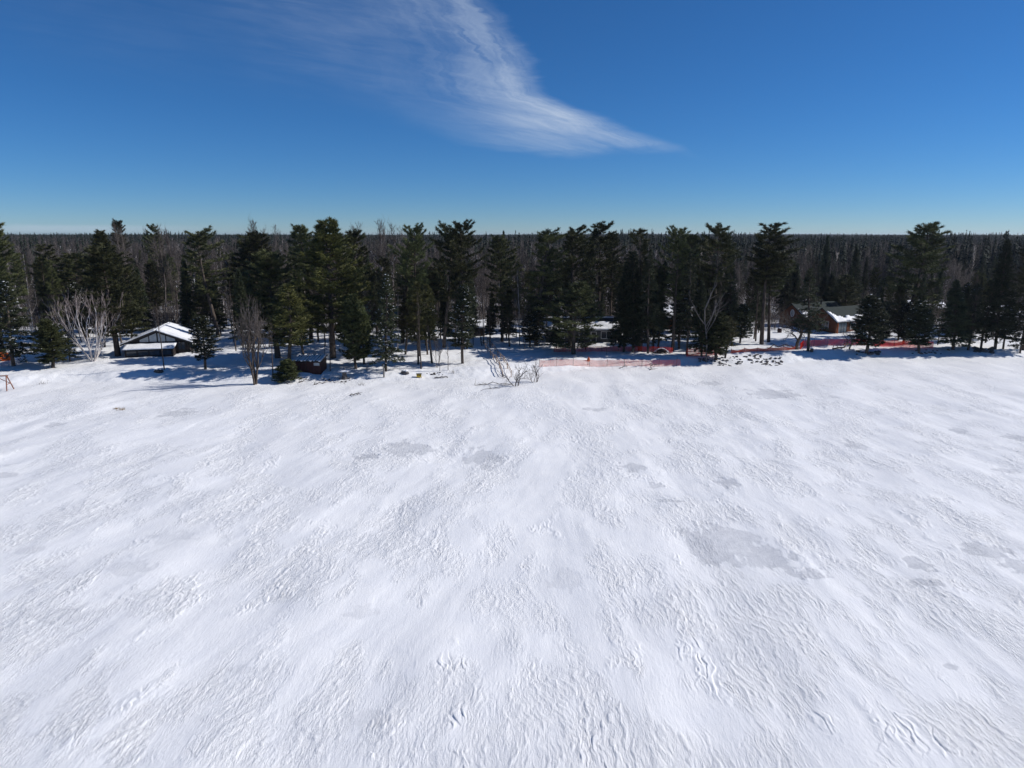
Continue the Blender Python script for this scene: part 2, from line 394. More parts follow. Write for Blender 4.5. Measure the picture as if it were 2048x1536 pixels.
def sastrugi(x, y):
    near = sst(150, 70, y)
    wL = sst(14, -14, x + 9*pn(x/17, y/22, 30) - .12*(y-55)); out = np.zeros_like(x)
    pm = pn(x/5.5, y/10, 31) + .75*pn(x/1.9, y/4.2, 32) + .35*pn(x/.8, y/1.8, 34)
    patch = sst(-.35, .55, pm)                      # rough, carved areas
    calm = sst(.0, .45, -pm + .4*pn(x/9, y/15, 33))  # smooth drifts
    for th, w, sd in ((R(21), wL, 40), (R(-6), 1-wL, 60)):
        ct, s_ = math.cos(th), math.sin(th)
        wx = x + .7*pn(x/4.0, y/5.0, sd) + .18*pn(x/1.0, y/1.3, sd+1) + .06*pn(x/.35, y/.45, sd+11); wy = y + .8*pn(x/5, y/5, sd+2) + .2*pn(x/1.2, y/1.2, sd+16)
        a = wx*ct - wy*s_; b = wx*s_ + wy*ct
        big = pn(a/3.4, b/15, sd+12) + .55*pn(a/1.6, b/8, sd+13) + .25*pn(a/.8, b/4, sd+17)      # long wind-drawn swells
        # carved teardrops: long, blunt at the windward (near) end
        n1 = pn(a/.33, b/1.3, sd+3) + .6*pn(a/.16, b/.6, sd+4)
        tear = np.maximum(0, n1-.12)**.6
        # layered scarps: thin snow layers worn back, steep on one side
        q = (1.1*pn(a/1.5, b/4.2, sd+5) + .40*pn(a/.42, b/1.3, sd+6) + .12*pn(a/.18, b/.5, sd+18))*2.6
        fr = q-np.floor(q); saw = np.where(fr < .92, fr/.92, (1-fr)/.08)
        lay = sst(.05, .5, pn(x/3.2, y/5, sd+14))
        rip = pn(a/.14, b/1.3, sd+7) + .6*pn(a/.09, b/.6, sd+8)
        clod = np.maximum(0, pn(a/.42, b/.6, sd+9)-.15)
        out += w*(tear*.048*patch + saw*.030*lay*(.25+.75*(1-calm)) + rip*(.003+.007*(1-calm)) + clod*.075*patch*sst(-.1, .35, pn(x/4, y/4, sd+15)) + big*.064)
    deep = sst(.30, .75, pn(x/3.1, y/5.5, 71) + .45*pn(x/1.1, y/1.9, 72))
    ax = x + .35*pn(x/1.2, y/1.5, 73) - .05*(y-50)*np.where(x > 0, -1, 4)*.3; q = 1.4*pn(ax/.8, y/2.8, 74) + .5*pn(ax/.28, y/.9, 75); fr = q*1.4-np.floor(q*1.4)
    out += deep*(np.where(fr < .93, fr/.93, (1-fr)/.07)*.050 + .020*pn(x/.22, y/.5, 76))
    return out*near, .25*(1-calm)+.75*patch*(1-calm), wL

def build_ground():
    core = np.linspace(-39.5, 39.5, 1240); side = 39.5+np.cumsum(np.linspace(.12, 1.6, 44))
    th = np.radians(np.concatenate([-side[::-1], core, side]))
    rs = [4.]
    while rs[-1] < 24: rs.append(rs[-1]+.25)
    while rs[-1] < 135: rs.append(rs[-1]+max(.052, rs[-1]*.0021))
    st = .35
    while rs[-1] < 9000: rs.append(rs[-1]+st); st *= 1.035
    rr = np.array(rs)
    TH, RR = np.meshgrid(th, rr)
    X = RR*np.sin(TH); Y = RR*np.cos(TH); x = X.ravel(); y = Y.ravel()
    z = ground_z(x, y)
    t = y-shore(x); lakew = 1-sst(-3, 2.5, t+1.0*pn(x/3, y/3, 21)*1.)
    act = (RR.ravel() < 150)
    s = np.zeros_like(x); carve = np.full_like(x, .3); west = np.zeros_like(x); s[act], carve[act], west[act] = sastrugi(x[act], y[act])
    # soft trodden and drifted snow on the land
    l = np.zeros_like(x); xa, ya = x[act], y[act]
    l[act] = .05*pn(xa/1.1, ya/1.6, 23) + .05*np.maximum(0, pn(xa/.8, ya/.5, 24)) + .06*pn(xa/2.7, ya/1.7, 25)
    ice = np.zeros_like(x)
    for (a, b, w, h) in ICE:
        cx, cy = flat_hit(a, b); ex = flat_hit(a+w, b)[0]-cx; ey = (flat_hit(a, b-h)[1]-flat_hit(a, b+h)[1])/2
        m = (np.abs(x-cx) < ex*2) & (np.abs(y-cy) < ey*2)
        xm, ym = x[m], y[m]
        d = np.sqrt(((xm-cx)/ex)**2+((ym-cy)/ey)**2) + .55*pn(xm/(ex*.7), ym/(ey*.7), 50+a % 17) + .34*pn(xm/.55, ym/1.5, 51) + .15*pn(xm/.2, ym/.5, 54)
        wk = .38 if a < 1150 and b > 960 else .85
        ice[m] = np.maximum(ice[m], wk*sst(1.05, .80, d+.18*pn((xm-ym*.2)/.35, ym/1.8, 53))*(.75+.25*pn(xm/.8, ym/.8, 52)))
    ice = np.clip(ice*.8, 0, 1)*lakew
    z = z + lakew*s*(1-.72*ice) - ice*.03 + (1-lakew)*l
    nr, nc = RR.shape
    v = np.stack([x, y, z], 1)
    i = (np.arange(nr-1)[:, None]*nc + np.arange(nc-1)[None, :]).ravel()
    f = np.stack([i, i+1, i+nc+1, i+nc], 1)[:, ::-1]
    sp = Soup(); sp.add(v, f); me = sp.mesh('snow_ground', M['snow'], True)
    at = me.attributes.new('west', 'FLOAT', 'POINT'); at.data.foreach_set('value', west.astype(np.float32))
    at = me.attributes.new('carved', 'FLOAT', 'POINT'); at.data.foreach_set('value', carve.astype(np.float32))
    at = me.attributes.new('ice', 'FLOAT', 'POINT'); at.data.foreach_set('value', ice.astype(np.float32))
    o = bpy.data.objects.new('snow_ground', me); link(o)
    # normals up?
    if me.polygons[1000].normal.z < 0: me.flip_normals()
    props(o, 'wind-carved snow over the frozen lake and shore', None, None, 'structure')
build_ground()

# ------------------------------------------------------------------ trees: one library mesh pair per habit, copied tree by tree
LIB = {}
def branch_path(rng, p0, az, el, L, lift, n=5, wob=.06):
    s = np.linspace(0, 1, n)[:, None]
    d = np.array([math.cos(az), math.sin(az), 0.])
    out = p0 + d*L*s*math.cos(el) + np.array([0, 0, 1.])*(L*s*math.sin(el) + lift*L*s**2)
    out[1:] += rng.normal(0, wob*L*.25, (n-1, 3))
    return out
def trunk_path(rng, H, bend, n=14):
    z = np.linspace(-.3, H, n); a = rng.uniform(0, 6.28); b = rng.uniform(0, 6.28)
    t = np.clip(z/H, 0, 1)
    return np.stack([bend*np.sin(t*2.3+a)-bend*np.sin(a), bend*np.cos(t*2.9+b)-bend*np.cos(b), z], 1)
def on(path, z):
    return np.array([np.interp(z, path[:, 2], path[:, 0]), np.interp(z, path[:, 2], path[:, 1]), z])

def conifer(key, seed, H, hb, rad, prof, step, nb, el0, el1, lift, tuft, blades, bl, bw, spread, updir, leaf, bark='bark', bend=.25, r0=.24, gap=.12, dead=6, side=.30, bias=0, snow=0, plate=.06):
    rng = np.random.RandomState(seed); wood = Soup(); crown = Soup(); snw = Soup()
    tp = trunk_path(rng, H, bend); wood.tube(tp, r0*(1-np.clip(tp[:, 2]/H, 0, 1))**.8+.02, 7)
    zs = []; z = hb*H
    while z < H*.985:
        zs.append(z); z += step*rng.uniform(.7, 1.3)*(1-.55*z/H)
    bc = []; bd = []; sc = []
    for z in zs:
        t = (z/H-hb)/(1-hb); k = max(3, int(nb*rng.uniform(.7, 1.25)))
        a0 = rng.uniform(0, 6.28)
        for i in range(k):
            if rng.rand() < gap: continue
            az = a0 + i*6.283/k + rng.normal(0, .25)
            L = rad*prof(t)*rng.uniform(.6, 1.18)*(1+bias*math.cos(az-2.7))
            if L < .15: L = .15
            el = el0+(el1-el0)*t+rng.normal(0, .10)
            bp = branch_path(rng, on(tp, z+rng.normal(0, step*.2)), az, el, L, lift*(.6+.8*rng.rand()))
            wood.tube(bp, np.linspace(.018+.011*L, .008, 5), 3)
            n = max(4, int(L*tuft))
            s = rng.uniform(.18, 1.02, n)**.75; base = np.stack([np.interp(s, np.linspace(0, 1, 5), bp[:, j]) for j in range(3)], 1)
            lat = np.array([-math.sin(az), math.cos(az), 0])
            w = side*L*(1.05-s)**.6*rng.uniform(-1, 1, n)
            c = base + lat*w[:, None]; c[:, 2] += rng.normal(0, plate, n) + abs(w)*.12*(1 if lift > 0 else -1)
            d = np.array([math.cos(az), math.sin(az), 0])*.6 + lat*np.sign(w)[:, None]*.45 + np.array([0, 0, updir])
            bc.append(c); bd.append(d)
            if snow and rng.rand() < .6:
                m = rng.rand(n) < snow; q = c[m].copy(); q[:, 2] += .07; sc.append(q)
    bc = np.concatenate(bc); bd = np.concatenate(bd)
    top = np.stack([on(tp, H-.1+.0*i) for i in range(5)]); bc = np.concatenate([bc, top]); bd = np.concatenate([bd, np.tile([0, 0, 1.2], (5, 1))])
    crown.blades(bc, bd, blades, bl, bw, spread, rng)
    for i in range(dead):
        z = H*rng.uniform(.12, max(.14, hb)); az = rng.uniform(0, 6.28)
        wood.tube(branch_path(rng, on(tp, z), az, rng.uniform(-.2, .3), rng.uniform(.6, 1.8), 0), np.linspace(.03, .008, 5), 3)
    H = max(H, float(np.percentile(bc[:, 2], 99.9))+.25)
    d = {'trunk': wood.mesh('trunk', M[bark]), 'crown': crown.mesh('crown', M[leaf]), 'H': H, 'W': rad}
    if snow:
        q = np.concatenate(sc); q = q[rng.rand(len(q)) < min(1, 260/len(q))]
        snw.lumps(q, .125, rng, .45); d['snow'] = snw.mesh('snow', M['snow_cap'])
    LIB[key] = d

def conifers():
    irr = lambda seed, a, b: (lambda t, r=np.random.RandomState(seed).rand(9)*.5+.75: float(np.interp(t, np.linspace(0, 1, 9), r))*(a(t)) + b*0)
    tall = lambda t: (1.04-t)**.38*min(1, .55+t*3)
    dome = lambda t: (1.05-t)**.26*min(1, .35+t*1.6)
    cone = lambda t: (1-t)**.85+.03
    conifer('pine_tall', 1, 22, .33, 3.9, irr(1, tall, 0), .80, 5, -.05, .55, .18, 9, 11, .44, .042, .45, .55, 'pine_needles', r0=.30, bias=.15)
    conifer('pine_wind', 2, 22, .36, 3.7, irr(2, tall, 0), .90, 5, .0, .55, .20, 10, 11, .46, .042, .42, .60, 'pine_needles', r0=.32, bias=.40, gap=.22)
    conifer('pine_crowned', 3, 22, .44, 4.0, irr(3, dome, 0), .90, 5, .0, .55, .20, 10, 11, .44, .042, .45, .60, 'pine_needles', r0=.30, bias=.2, gap=.2)
    conifer('pine_slender', 4, 22, .50, 2.5, irr(4, dome, 0), .85, 5, .0, .55, .18, 11, 11, .42, .042, .45, .55, 'pine_needles', r0=.20, bias=.2, gap=.2)
    conifer('pine_bushy', 5, 12, .10, 3.4, irr(5, lambda t: (1-t)**.55*min(1, .6+t*2), 0), .55, 5, -.02, .8, .22, 9, 9, .36, .036, .5, .45, 'pine_needles', r0=.18)
    conifer('pine_full', 6, 22, .20, 4.6, irr(6, tall, 0), .75, 6, -.05, .55, .18, 9, 11, .46, .044, .45, .55, 'pine_needles', r0=.36, bias=.1)
    conifer('pine_olive', 7, 22, .20, 4.3, irr(7, tall, 0), .75, 6, -.05, .55, .18, 9, 11, .46, .044, .45, .55, 'pine_needles_olive', r0=.36, bias=-.1)
    for k, (sd, hb, rad, pr, bias, gap) in enumerate(((41, .30, 3.6, tall, .3, .2), (42, .45, 3.3, dome, .1, .25), (43, .25, 4.2, tall, -.2, .15), (44, .38, 3.8, dome, .4, .3), (45, .2, 3.2, tall, .2, .3))):
        conifer('pine_mixed_%d' % k, sd, 22, hb, rad, irr(sd, pr, 0), .85, 5, -.1, .5, .18, 9, 11, .46, .042, .5, .45, 'pine_needles', r0=.28, bias=bias, gap=gap, bend=.7, dead=12)
    conifer('spruce_dense', 8, 15, .12, 2.3, cone, .42, 7, -.35, .35, .10, 11, 8, .30, .034, .45, -.15, 'spruce_needles', r0=.16, gap=.05, side=.26)
    conifer('spruce_thin', 9, 15, .30, 1.9, cone, .50, 6, -.45, .35, .14, 10, 7, .30, .032, .45, -.2, 'spruce_needles', r0=.14, gap=.2, side=.24, dead=14)
    conifer('spruce_snowy', 10, 12, .16, 2.4, lambda t: (1-t)**.75+.03, .45, 6, -.40, .35, .12, 10, 8, .30, .034, .45, -.15, 'spruce_needles', r0=.15, gap=.10, side=.26, snow=.5)
    conifer('fir_oval', 11, 10, .24, 2.3, lambda t: (1-t)**.5*min(1, .5+t*2), .40, 7, -.25, .5, .14, 11, 8, .28, .034, .5, 0., 'spruce_needles', r0=.15, gap=.10, snow=.45)
    conifer('cedar', 12, 9, .16, 1.9, lambda t: (1-t)**.6*min(1, .55+t*2.2)+.03, .33, 8, -.1, .7, .25, 13, 8, .26, .036, .55, .35, 'cedar_leaves', r0=.14, gap=.06, side=.3)
    conifer('cedar_low', 13, 5, .02, 1.9, lambda t: (1-t)**.55+.03, .28, 8, -.05, .8, .25, 14, 8, .26, .036, .55, .35, 'cedar_leaves', r0=.12, gap=.06, side=.3)
    conifer('cedar_dark', 14, 9, .18, 2.0, lambda t: (1-t)**.55*min(1, .55+t*2.2)+.03, .34, 8, -.2, .6, .20, 13, 8, .27, .036, .5, .2, 'spruce_needles', r0=.14, gap=.06, side=.3, snow=.12)
    conifer('pine_young', 15, 11, .32, 2.1, irr(15, lambda t: (1-t)**.6*min(1, .5+t*2), 0), .55, 5, -.05, .7, .22, 10, 8, .34, .034, .5, .4, 'pine_needles_olive', r0=.13, gap=.16, dead=10)
    conifer('spruce_spire', 16, 16, .10, 1.7, cone, .42, 7, -.45, .3, .10, 12, 7, .28, .034, .45, -.2, 'spruce_needles', r0=.14, gap=.05, side=.24)
conifers()

def broadleaf(key, seed, H, bark, twigm, trunks=1, first=.35, nl=16, limb=.30, ang=.75, nb=7, nt=5, r0=.16, flare=0., snow=0, wob=.05, twr=.014):
    rng = np.random.RandomState(seed); wood = Soup(); crown = Soup(); snw = Soup(); T0 = []; T1 = []; SN = []
    def dirv(az, pol): return np.array([math.cos(az)*math.sin(pol), math.sin(az)*math.sin(pol), math.cos(pol)])
    for k in range(trunks):
        az = rng.uniform(0, 6.28) if trunks == 1 else k*6.283/trunks+rng.normal(0, .3); pol = flare*rng.uniform(.5, 1.15) if trunks > 1 else rng.uniform(0, .05)
        h = H*(1 if k == 0 else rng.uniform(.72, 1)); d = dirv(az, pol); n = 9; s = np.linspace(-.02, 1, n)[:, None]
        tp = d*h*s/max(.8, math.cos(pol)) + np.array([math.cos(az), math.sin(az), 0])*.25*(trunks > 1) + np.cumsum(rng.normal(0, wob*h*.10, (n, 3))*[1, 1, 0], 0)
        tp[:2] = tp[:2]*[1, 1, 1]; rr = r0*(1-np.linspace(0, 1, n))**.85+.02
        if trunks > 1: rr *= .62
        wood.tube(tp, rr, 6)
        for i in range(nl):
            t = first+(1-first)*(i+rng.rand())/nl*.97; p = np.array([np.interp(t, np.linspace(0, 1, n), tp[:, j]) for j in range(3)])
            L = limb*H*(1-t)**.55*rng.uniform(.6, 1.15)+.3; a = rng.uniform(0, 6.28); po = ang*rng.uniform(.55, 1.15)
            dd = dirv(a, po); m = 6; q = [p]; cur = dd.copy()
            for _ in range(m-1):
                cur = cur + rng.normal(0, .16, 3) + np.array([0, 0, .10]); cur /= np.linalg.norm(cur); q.append(q[-1]+cur*L/(m-1))
            q = np.array(q); (wood if L > 2.5 else crown).tube(q, np.linspace(.016+.010*L, .012, m), 4)
            if snow: SN.append(q[1:m]+[0, 0, .05])
            for _ in range(int(nb*rng.uniform(.6, 1.3)*min(1.4, L/2.5+.35))):
                tt = rng.uniform(.2, 1); p1 = np.array([np.interp(tt, np.linspace(0, 1, m), q[:, j]) for j in range(3)])
                d1 = cur*.5+dirv(rng.uniform(0, 6.28), rng.uniform(.2, 1.2)); d1 /= np.linalg.norm(d1); L1 = L*.42*rng.uniform(.5, 1.1)+.25
                p2 = p1+d1*L1+[0, 0, .12*L1]; mid = (p1+p2)/2+rng.normal(0, .05*L1, 3)
                crown.tube(np.array([p1, mid, p2]), np.array([.014+.004*L1, twr+.002, twr*.6]), 3)
                e = rng.uniform(.25, 1, nt)[:, None]; b0 = p1+(p2-p1)*e
                b1 = b0 + (d1*.7+rng.normal(0, .55, (nt, 3))+[0, 0, .25])*L1*.5*rng.uniform(.5, 1.2, (nt, 1))
                T0.append(b0); T1.append(b1)
    T0 = np.concatenate(T0); T1 = np.concatenate(T1); crown.cones(T0, T1, twr)
    # finest twigs
    e = rng.uniform(.3, .9, (len(T0), 1)); b0 = T0+(T1-T0)*e; L = np.linalg.norm(T1-T0, axis=1)[:, None]
    crown.cones(b0, b0+((T1-T0)/(L+1e-6)+rng.normal(0, .6, b0.shape))*L*.55, twr*.8)
    d = {'trunk': wood.mesh('trunk', M[bark]), 'crown': crown.mesh('crown', M[twigm]), 'H': H, 'W': H*.2}
    if snow:
        q = np.concatenate(SN); q = q[rng.rand(len(q)) < snow]; snw.lumps(q, .11, rng, .5); d['snow'] = snw.mesh('snow', M['snow_cap'])
    LIB[key] = d
broadleaf('bare_round', 21, 16, 'bark_grey', 'twig', nl=20, first=.35)
broadleaf('bare_tall', 22, 18, 'bark_grey', 'twig', nl=20, first=.45, ang=.55, limb=.22)
broadleaf('bare_wide', 23, 15, 'bark_grey', 'twig', nl=20, first=.30, ang=.95, limb=.34)
broadleaf('bare_forked', 24, 16, 'bark_grey', 'twig', trunks=2, flare=.13, nl=13, first=.35)
broadleaf('bare_snowy', 25, 15, 'bark_grey', 'twig', nl=20, first=.3, snow=.5)
broadleaf('birch_pale', 26, 15, 'birch', 'twig', nl=16, first=.4, ang=.6, limb=.2, r0=.11)
broadleaf('sapling', 33, 5, 'bark_grey', 'twig', nl=8, first=.4, ang=.6, limb=.18, nb=2, nt=2, r0=.05)
broadleaf('pole', 34, 15, 'bark', 'twig', nl=8, first=.55, ang=.8, limb=.12, nb=3, nt=3, r0=.14, wob=.03)

def rtree(key, seed, H, bark, twigm, trunks=1, flare=0., levels=5, kids=(4, 4, 4, 3), ratio=.62, spread=.55, first=.45, r0=.2, curl=.16, up=.10, L0=.5, tip=.008):
    """a tree or shrub that forks again and again, every limb crooked"""
    rng = np.random.RandomState(seed); wood = Soup(); crown = Soup(); A = []; B = []; top = [0.]
    def rec(p, d, L, r, lv):
        n = 5 if lv < 3 else 3; q = [p]; d = d.copy()
        for _ in range(n):
            d = d+rng.normal(0, curl, 3)+[0, 0, up]; d /= np.linalg.norm(d); q.append(q[-1]+d*L/n)
        q = np.array(q); top[0] = max(top[0], q[-1][2])
        if lv >= levels: A.append(q[0]); B.append(q[-1]); return
        (wood if lv < 2 else crown).tube(q, np.linspace(r, max(tip, r*.55), n+1), 6 if lv < 2 else 3)
        for k in range(kids[min(lv, len(kids)-1)]):
            t = 1. if k == 0 else rng.uniform(first, 1.); i = min(n-1, int(t*n)); c = q[i]+(q[i+1]-q[i])*(t*n-i); dd = (q[i+1]-q[i])/(np.linalg.norm(q[i+1]-q[i])+1e-9)
            v = rng.normal(0, 1, 3); v -= v.dot(dd)*dd; v /= np.linalg.norm(v); an = spread*rng.uniform(.5, 1.3)*(.5 if k == 0 else 1)
            rec(c, dd*math.cos(an)+v*math.sin(an), L*ratio*rng.uniform(.7, 1.2), max(tip, r*(.62 if k == 0 else .48)), lv+1)
    for k in range(trunks):
        az = k*6.283/trunks+rng.normal(0, .35); po = flare*rng.uniform(.35, 1.15) if trunks > 1 else .03
        rec(np.array([.12*math.cos(az)*(trunks > 1), .12*math.sin(az)*(trunks > 1), -.25]), np.array([math.cos(az)*math.sin(po), math.sin(az)*math.sin(po), math.cos(po)]), L0*H*rng.uniform(.85, 1.1), r0*rng.uniform(.75, 1.05), 0)
    A = np.array(A); B = np.array(B); crown.cones(A, B, tip)
    LIB[key] = {'trunk': wood.mesh('trunk', M[bark]), 'crown': crown.mesh('crown', M[twigm]), 'H': top[0], 'W': H*.2}
rtree('bare_fan', 27, 12.5, 'bark', 'twig', trunks=3, flare=.16, levels=5, kids=(6, 4, 4, 3, 3), ratio=.58, spread=.50, first=.35, r0=.20, curl=.07, up=.12, L0=.42, tip=.011)
rtree('birch_clump', 28, 11, 'birch', 'birch_twig', trunks=10, flare=.62, levels=4, kids=(4, 3, 3, 3), ratio=.56, spread=.42, first=.35, r0=.095, curl=.09, up=.13, L0=.50, tip=.010)
rtree('shrub', 32, 3.4, 'bark', 'bark', trunks=4, flare=.75, levels=4, kids=(4, 3, 3, 2), ratio=.60, spread=.70, first=.30, r0=.055, curl=.20, up=.10, L0=.42, tip=.009)
rtree('shrub_wide', 37, 3.4, 'bark', 'bark', trunks=3, flare=.6, levels=4, kids=(4, 4, 3, 2), ratio=.62, spread=.75, first=.25, r0=.07, curl=.22, up=.08, L0=.40, tip=.009)
rtree('bare_low', 30, 7, 'bark', 'twig', levels=5, kids=(6, 4, 4, 3, 3), ratio=.66, spread=.95, first=.30, r0=.30, curl=.16, up=.05, L0=.42, tip=.012)
rtree('snag', 31, 14, 'snag', 'snag', levels=3, kids=(6, 3, 2), ratio=.45, spread=.75, first=.45, r0=.20, curl=.07, up=.08, L0=.62, tip=.02)
rtree('bare_small', 29, 6, 'bark_grey', 'twig', trunks=2, flare=.14, levels=4, kids=(5, 4, 3, 3), ratio=.55, spread=.5, first=.35, r0=.07, curl=.09, up=.12, L0=.5, tip=.009)
rtree('bare_oaky', 35, 14, 'bark_grey', 'twig', levels=5, kids=(6, 4, 4, 3, 3), ratio=.58, spread=.60, first=.45, r0=.17, curl=.10, up=.10, L0=.46, tip=.013)
rtree('bare_crooked', 36, 15, 'bark_grey', 'twig', levels=5, kids=(6, 4, 4, 3, 3), ratio=.55, spread=.50, first=.40, r0=.15, curl=.12, up=.12, L0=.52, tip=.013)
NAMES = {'pine': ('pine_tree', 'pine tree'), 'spru': ('spruce_tree', 'spruce tree'), 'fir_': ('fir_tree', 'fir tree'), 'ceda': ('cedar_tree', 'cedar tree'), 'bare': ('bare_tree', 'bare tree'),
         'birc': ('birch_tree', 'birch tree'), 'snag': ('dead_tree', 'dead tree'), 'shru': ('bare_shrub', 'shrub'), 'sapl': ('bare_sapling', 'sapling'), 'pole': ('bare_tree', 'bare tree')}
TREES = []
def tree(key, pos, H, W=None, label='', group=None, rz=None, snow=True):
    """W: half width of the crown in metres"""
    L = LIB[key]; nm, cat = NAMES[key[:4]]; W = W*(1.4 if key[:4] == 'pine' else 1.12) if W else W; sz = H/L['H']; sx = sz if W is None else min(max(W/L['W'], sz*.55), sz*1.9)
    r = thing(nm, label, cat, (pos[0], pos[1], pos[2]-.05), random.uniform(0, 6.28) if rz is None else rz, group)
    r.scale = (sx, sx, sz)
    for part in ('trunk', 'crown', 'snow'):
        if part in L and (snow or part != 'snow'):
            o = bpy.data.objects.new(part, L[part]); COL.objects.link(o); o.parent = r
    TREES.append((pos[0], pos[1])); return r
def T(key, px, base, top, hw=None, label='', depth=None, group=None, rz=None):
    """a tree seen at photo column px; base: photo row of its foot (or None with a depth); top: row of its tip; hw: crown half width in photo pixels"""
    p = hit(px, base) if depth is None else col(px, depth)
    H = height_to(p[0], p[1], p[2], top); W = None if hw is None else hw/FPX*p[1]/math.cos(PITCH)
    return tree(key, p, H, W, label, group, rz)
# ------------------------------------------------------------------ cottages
BLD = []
def grid_snow(parent, o, u, v, n, nu, nv, mask, th=.2, seed=1, name='roof_snow'):
    """snow lying on a roof slope: o corner, u along, v up the slope, n normal"""
    o, u, v, n = map(lambda a: np.array(a, float), (o, u, v, n)); m = MB(); lu, lv = np.linalg.norm(u), np.linalg.norm(v)
    H = np.zeros((nu+1, nv+1)); K = np.zeros((nu+1, nv+1), bool)
    for i in range(nu+1):
        for j in range(nv+1):
            a, b = i/nu, j/nv; K[i, j] = mask(a, b) + .13*float(pn(a*lu*.5, b*lv*.5, seed)) > 0
    for i in range(nu+1):
        for j in range(nv+1):
            if K[i, j]: H[i, j] = th*(1+.5*float(pn(i/nu*lu*.6, j/nv*lv*.6, seed+5)))
    P = lambda i, j: o+u*i/nu+v*j/nv+n*(.012+max(0., H[i, j]))
    B = lambda i, j: o+u*i/nu+v*j/nv+n*.012
    idx = {}
    def vi(i, j, top):
        if (i, j, top) not in idx: idx[(i, j, top)] = len(m.v); m.v.append(tuple(P(i, j) if top else B(i, j)))
        return idx[(i, j, top)]
    cell = [[K[i, j] and K[i+1, j] and K[i, j+1] and K[i+1, j+1] for j in range(nv)] for i in range(nu)]
    C_ = lambda i, j: 0 <= i < nu and 0 <= j < nv and cell[i][j]
    for i in range(nu):
        for j in range(nv):
            if not cell[i][j]: continue
            m.f.append((vi(i, j, 1), vi(i+1, j, 1), vi(i+1, j+1, 1), vi(i, j+1, 1)))
            for (di, dj, p, q) in ((-1, 0, (i, j+1), (i, j)), (1, 0, (i+1, j), (i+1, j+1)), (0, -1, (i, j), (i+1, j)), (0, 1, (i+1, j+1), (i, j+1))):
                if not C_(i+di, j+dj): m.f.append((vi(*p, 0), vi(*q, 0), vi(*q, 1), vi(*p, 1)))
    if m.f: return m.build(name, M['snow_cap'], parent, True)
def gable_block(root, x0, x1, y0, y1, h, rise, axis, wall_m, roof_m, over=.5, snow=(None, None), trim='trim_dark', z0=-.6, seed=1, th=.2):
    """a block with a gable roof; axis 'y': the ridge runs front to back, 'x': side to side"""
    if axis == 'y': a0, a1, b0, b1 = x0, x1, y0, y1; Q = lambda a, b, z: (a, b, z)
    else: a0, a1, b0, b1 = y0, y1, x0, x1; Q = lambda a, b, z: (b, a, z)
    c = (a0+a1)/2; hw = (a1-a0)/2; sl = rise/hw
    prof = [(a0, z0), (a1, z0), (a1, h), (c, h+rise), (a0, h)]
    MB().prism(prof, lambda p: Q(p[0], b0, p[1]), lambda p: Q(p[0], b1, p[1])).build('wall', M[wall_m], root)
    rf = MB(); t = .16
    for s in (-1, 1):
        e = c+s*(hw+over); ze = h-sl*over
        pr = [(c, h+rise+.01), (e, ze+.01), (e, ze+t), (c, h+rise+t)]
        rf.prism(pr, lambda p: Q(p[0], b0-over, p[1]), lambda p: Q(p[0], b1+over, p[1]))
    r = rf.build('roof', M[roof_m], root)
    tr = MB()
    for bb in (b0-over-.03, b1+over+.002):
        for s in (-1, 1):
            e = c+s*(hw+over+.03); ze = h-sl*over
            tr.prism([(c, h+rise-.10), (e, ze-.10), (e, ze+t+.02), (c, h+rise+t+.02)], lambda p: Q(p[0], bb, p[1]), lambda p: Q(p[0], bb+.028, p[1]))
    tr.build('fascia', M[trim], r)
    for s, mk in zip((-1, 1), snow):
        if mk is None: continue
        e = c+s*(hw+over); ze = h-sl*over+t; L = b1-b0+2*over
        o = Q(e, b0-over, ze); u = np.array(Q(e, b1+over, ze))-np.array(o); v = np.array(Q(c, b0-over, h+rise+t))-np.array(o)
        n = np.cross(u, v); n /= np.linalg.norm(n); n = n*np.sign(n[2])
        grid_snow(r, o, u, v, n, int(L/.35), int(np.linalg.norm(v)/.35), mk, th, seed+s+7)
    return r
def window(root, org, ux, w, h, frame='trim_white', pane='glass', bars=1, name='window'):
    """org: lower left corner on the wall, ux: unit vector along the wall; the window stands 4 cm proud"""
    ux = np.array(ux, float); nrm = np.cross(ux, [0, 0, 1.]); o = np.array(org, float)+nrm*.01
    def bx(m, a, b, c, d, p0, p1):
        vs = [o+ux*x+np.array([0, 0, z])+nrm*y for z in (c, d) for y in (p0, p1) for x in (a, b)]
        m.faces(vs, [(0, 2, 3, 1), (4, 5, 7, 6), (0, 1, 5, 4), (2, 6, 7, 3), (0, 4, 6, 2), (1, 3, 7, 5)])
    m = MB(); f = .09
    bx(m, -f, 0, -f, h+f, 0, .06); bx(m, w, w+f, -f, h+f, 0, .06); bx(m, 0, w, -f, 0, 0, .06); bx(m, 0, w, h, h+f, 0, .06)
    for i in range(1, bars+1): bx(m, w*i/(bars+1)-.035, w*i/(bars+1)+.035, 0, h, 0, .05)
    r = m.build(name, M[frame], root); p = MB(); bx(p, .002, w-.002, .002, h-.002, 0, .025); p.build('pane', M[pane], r); return r
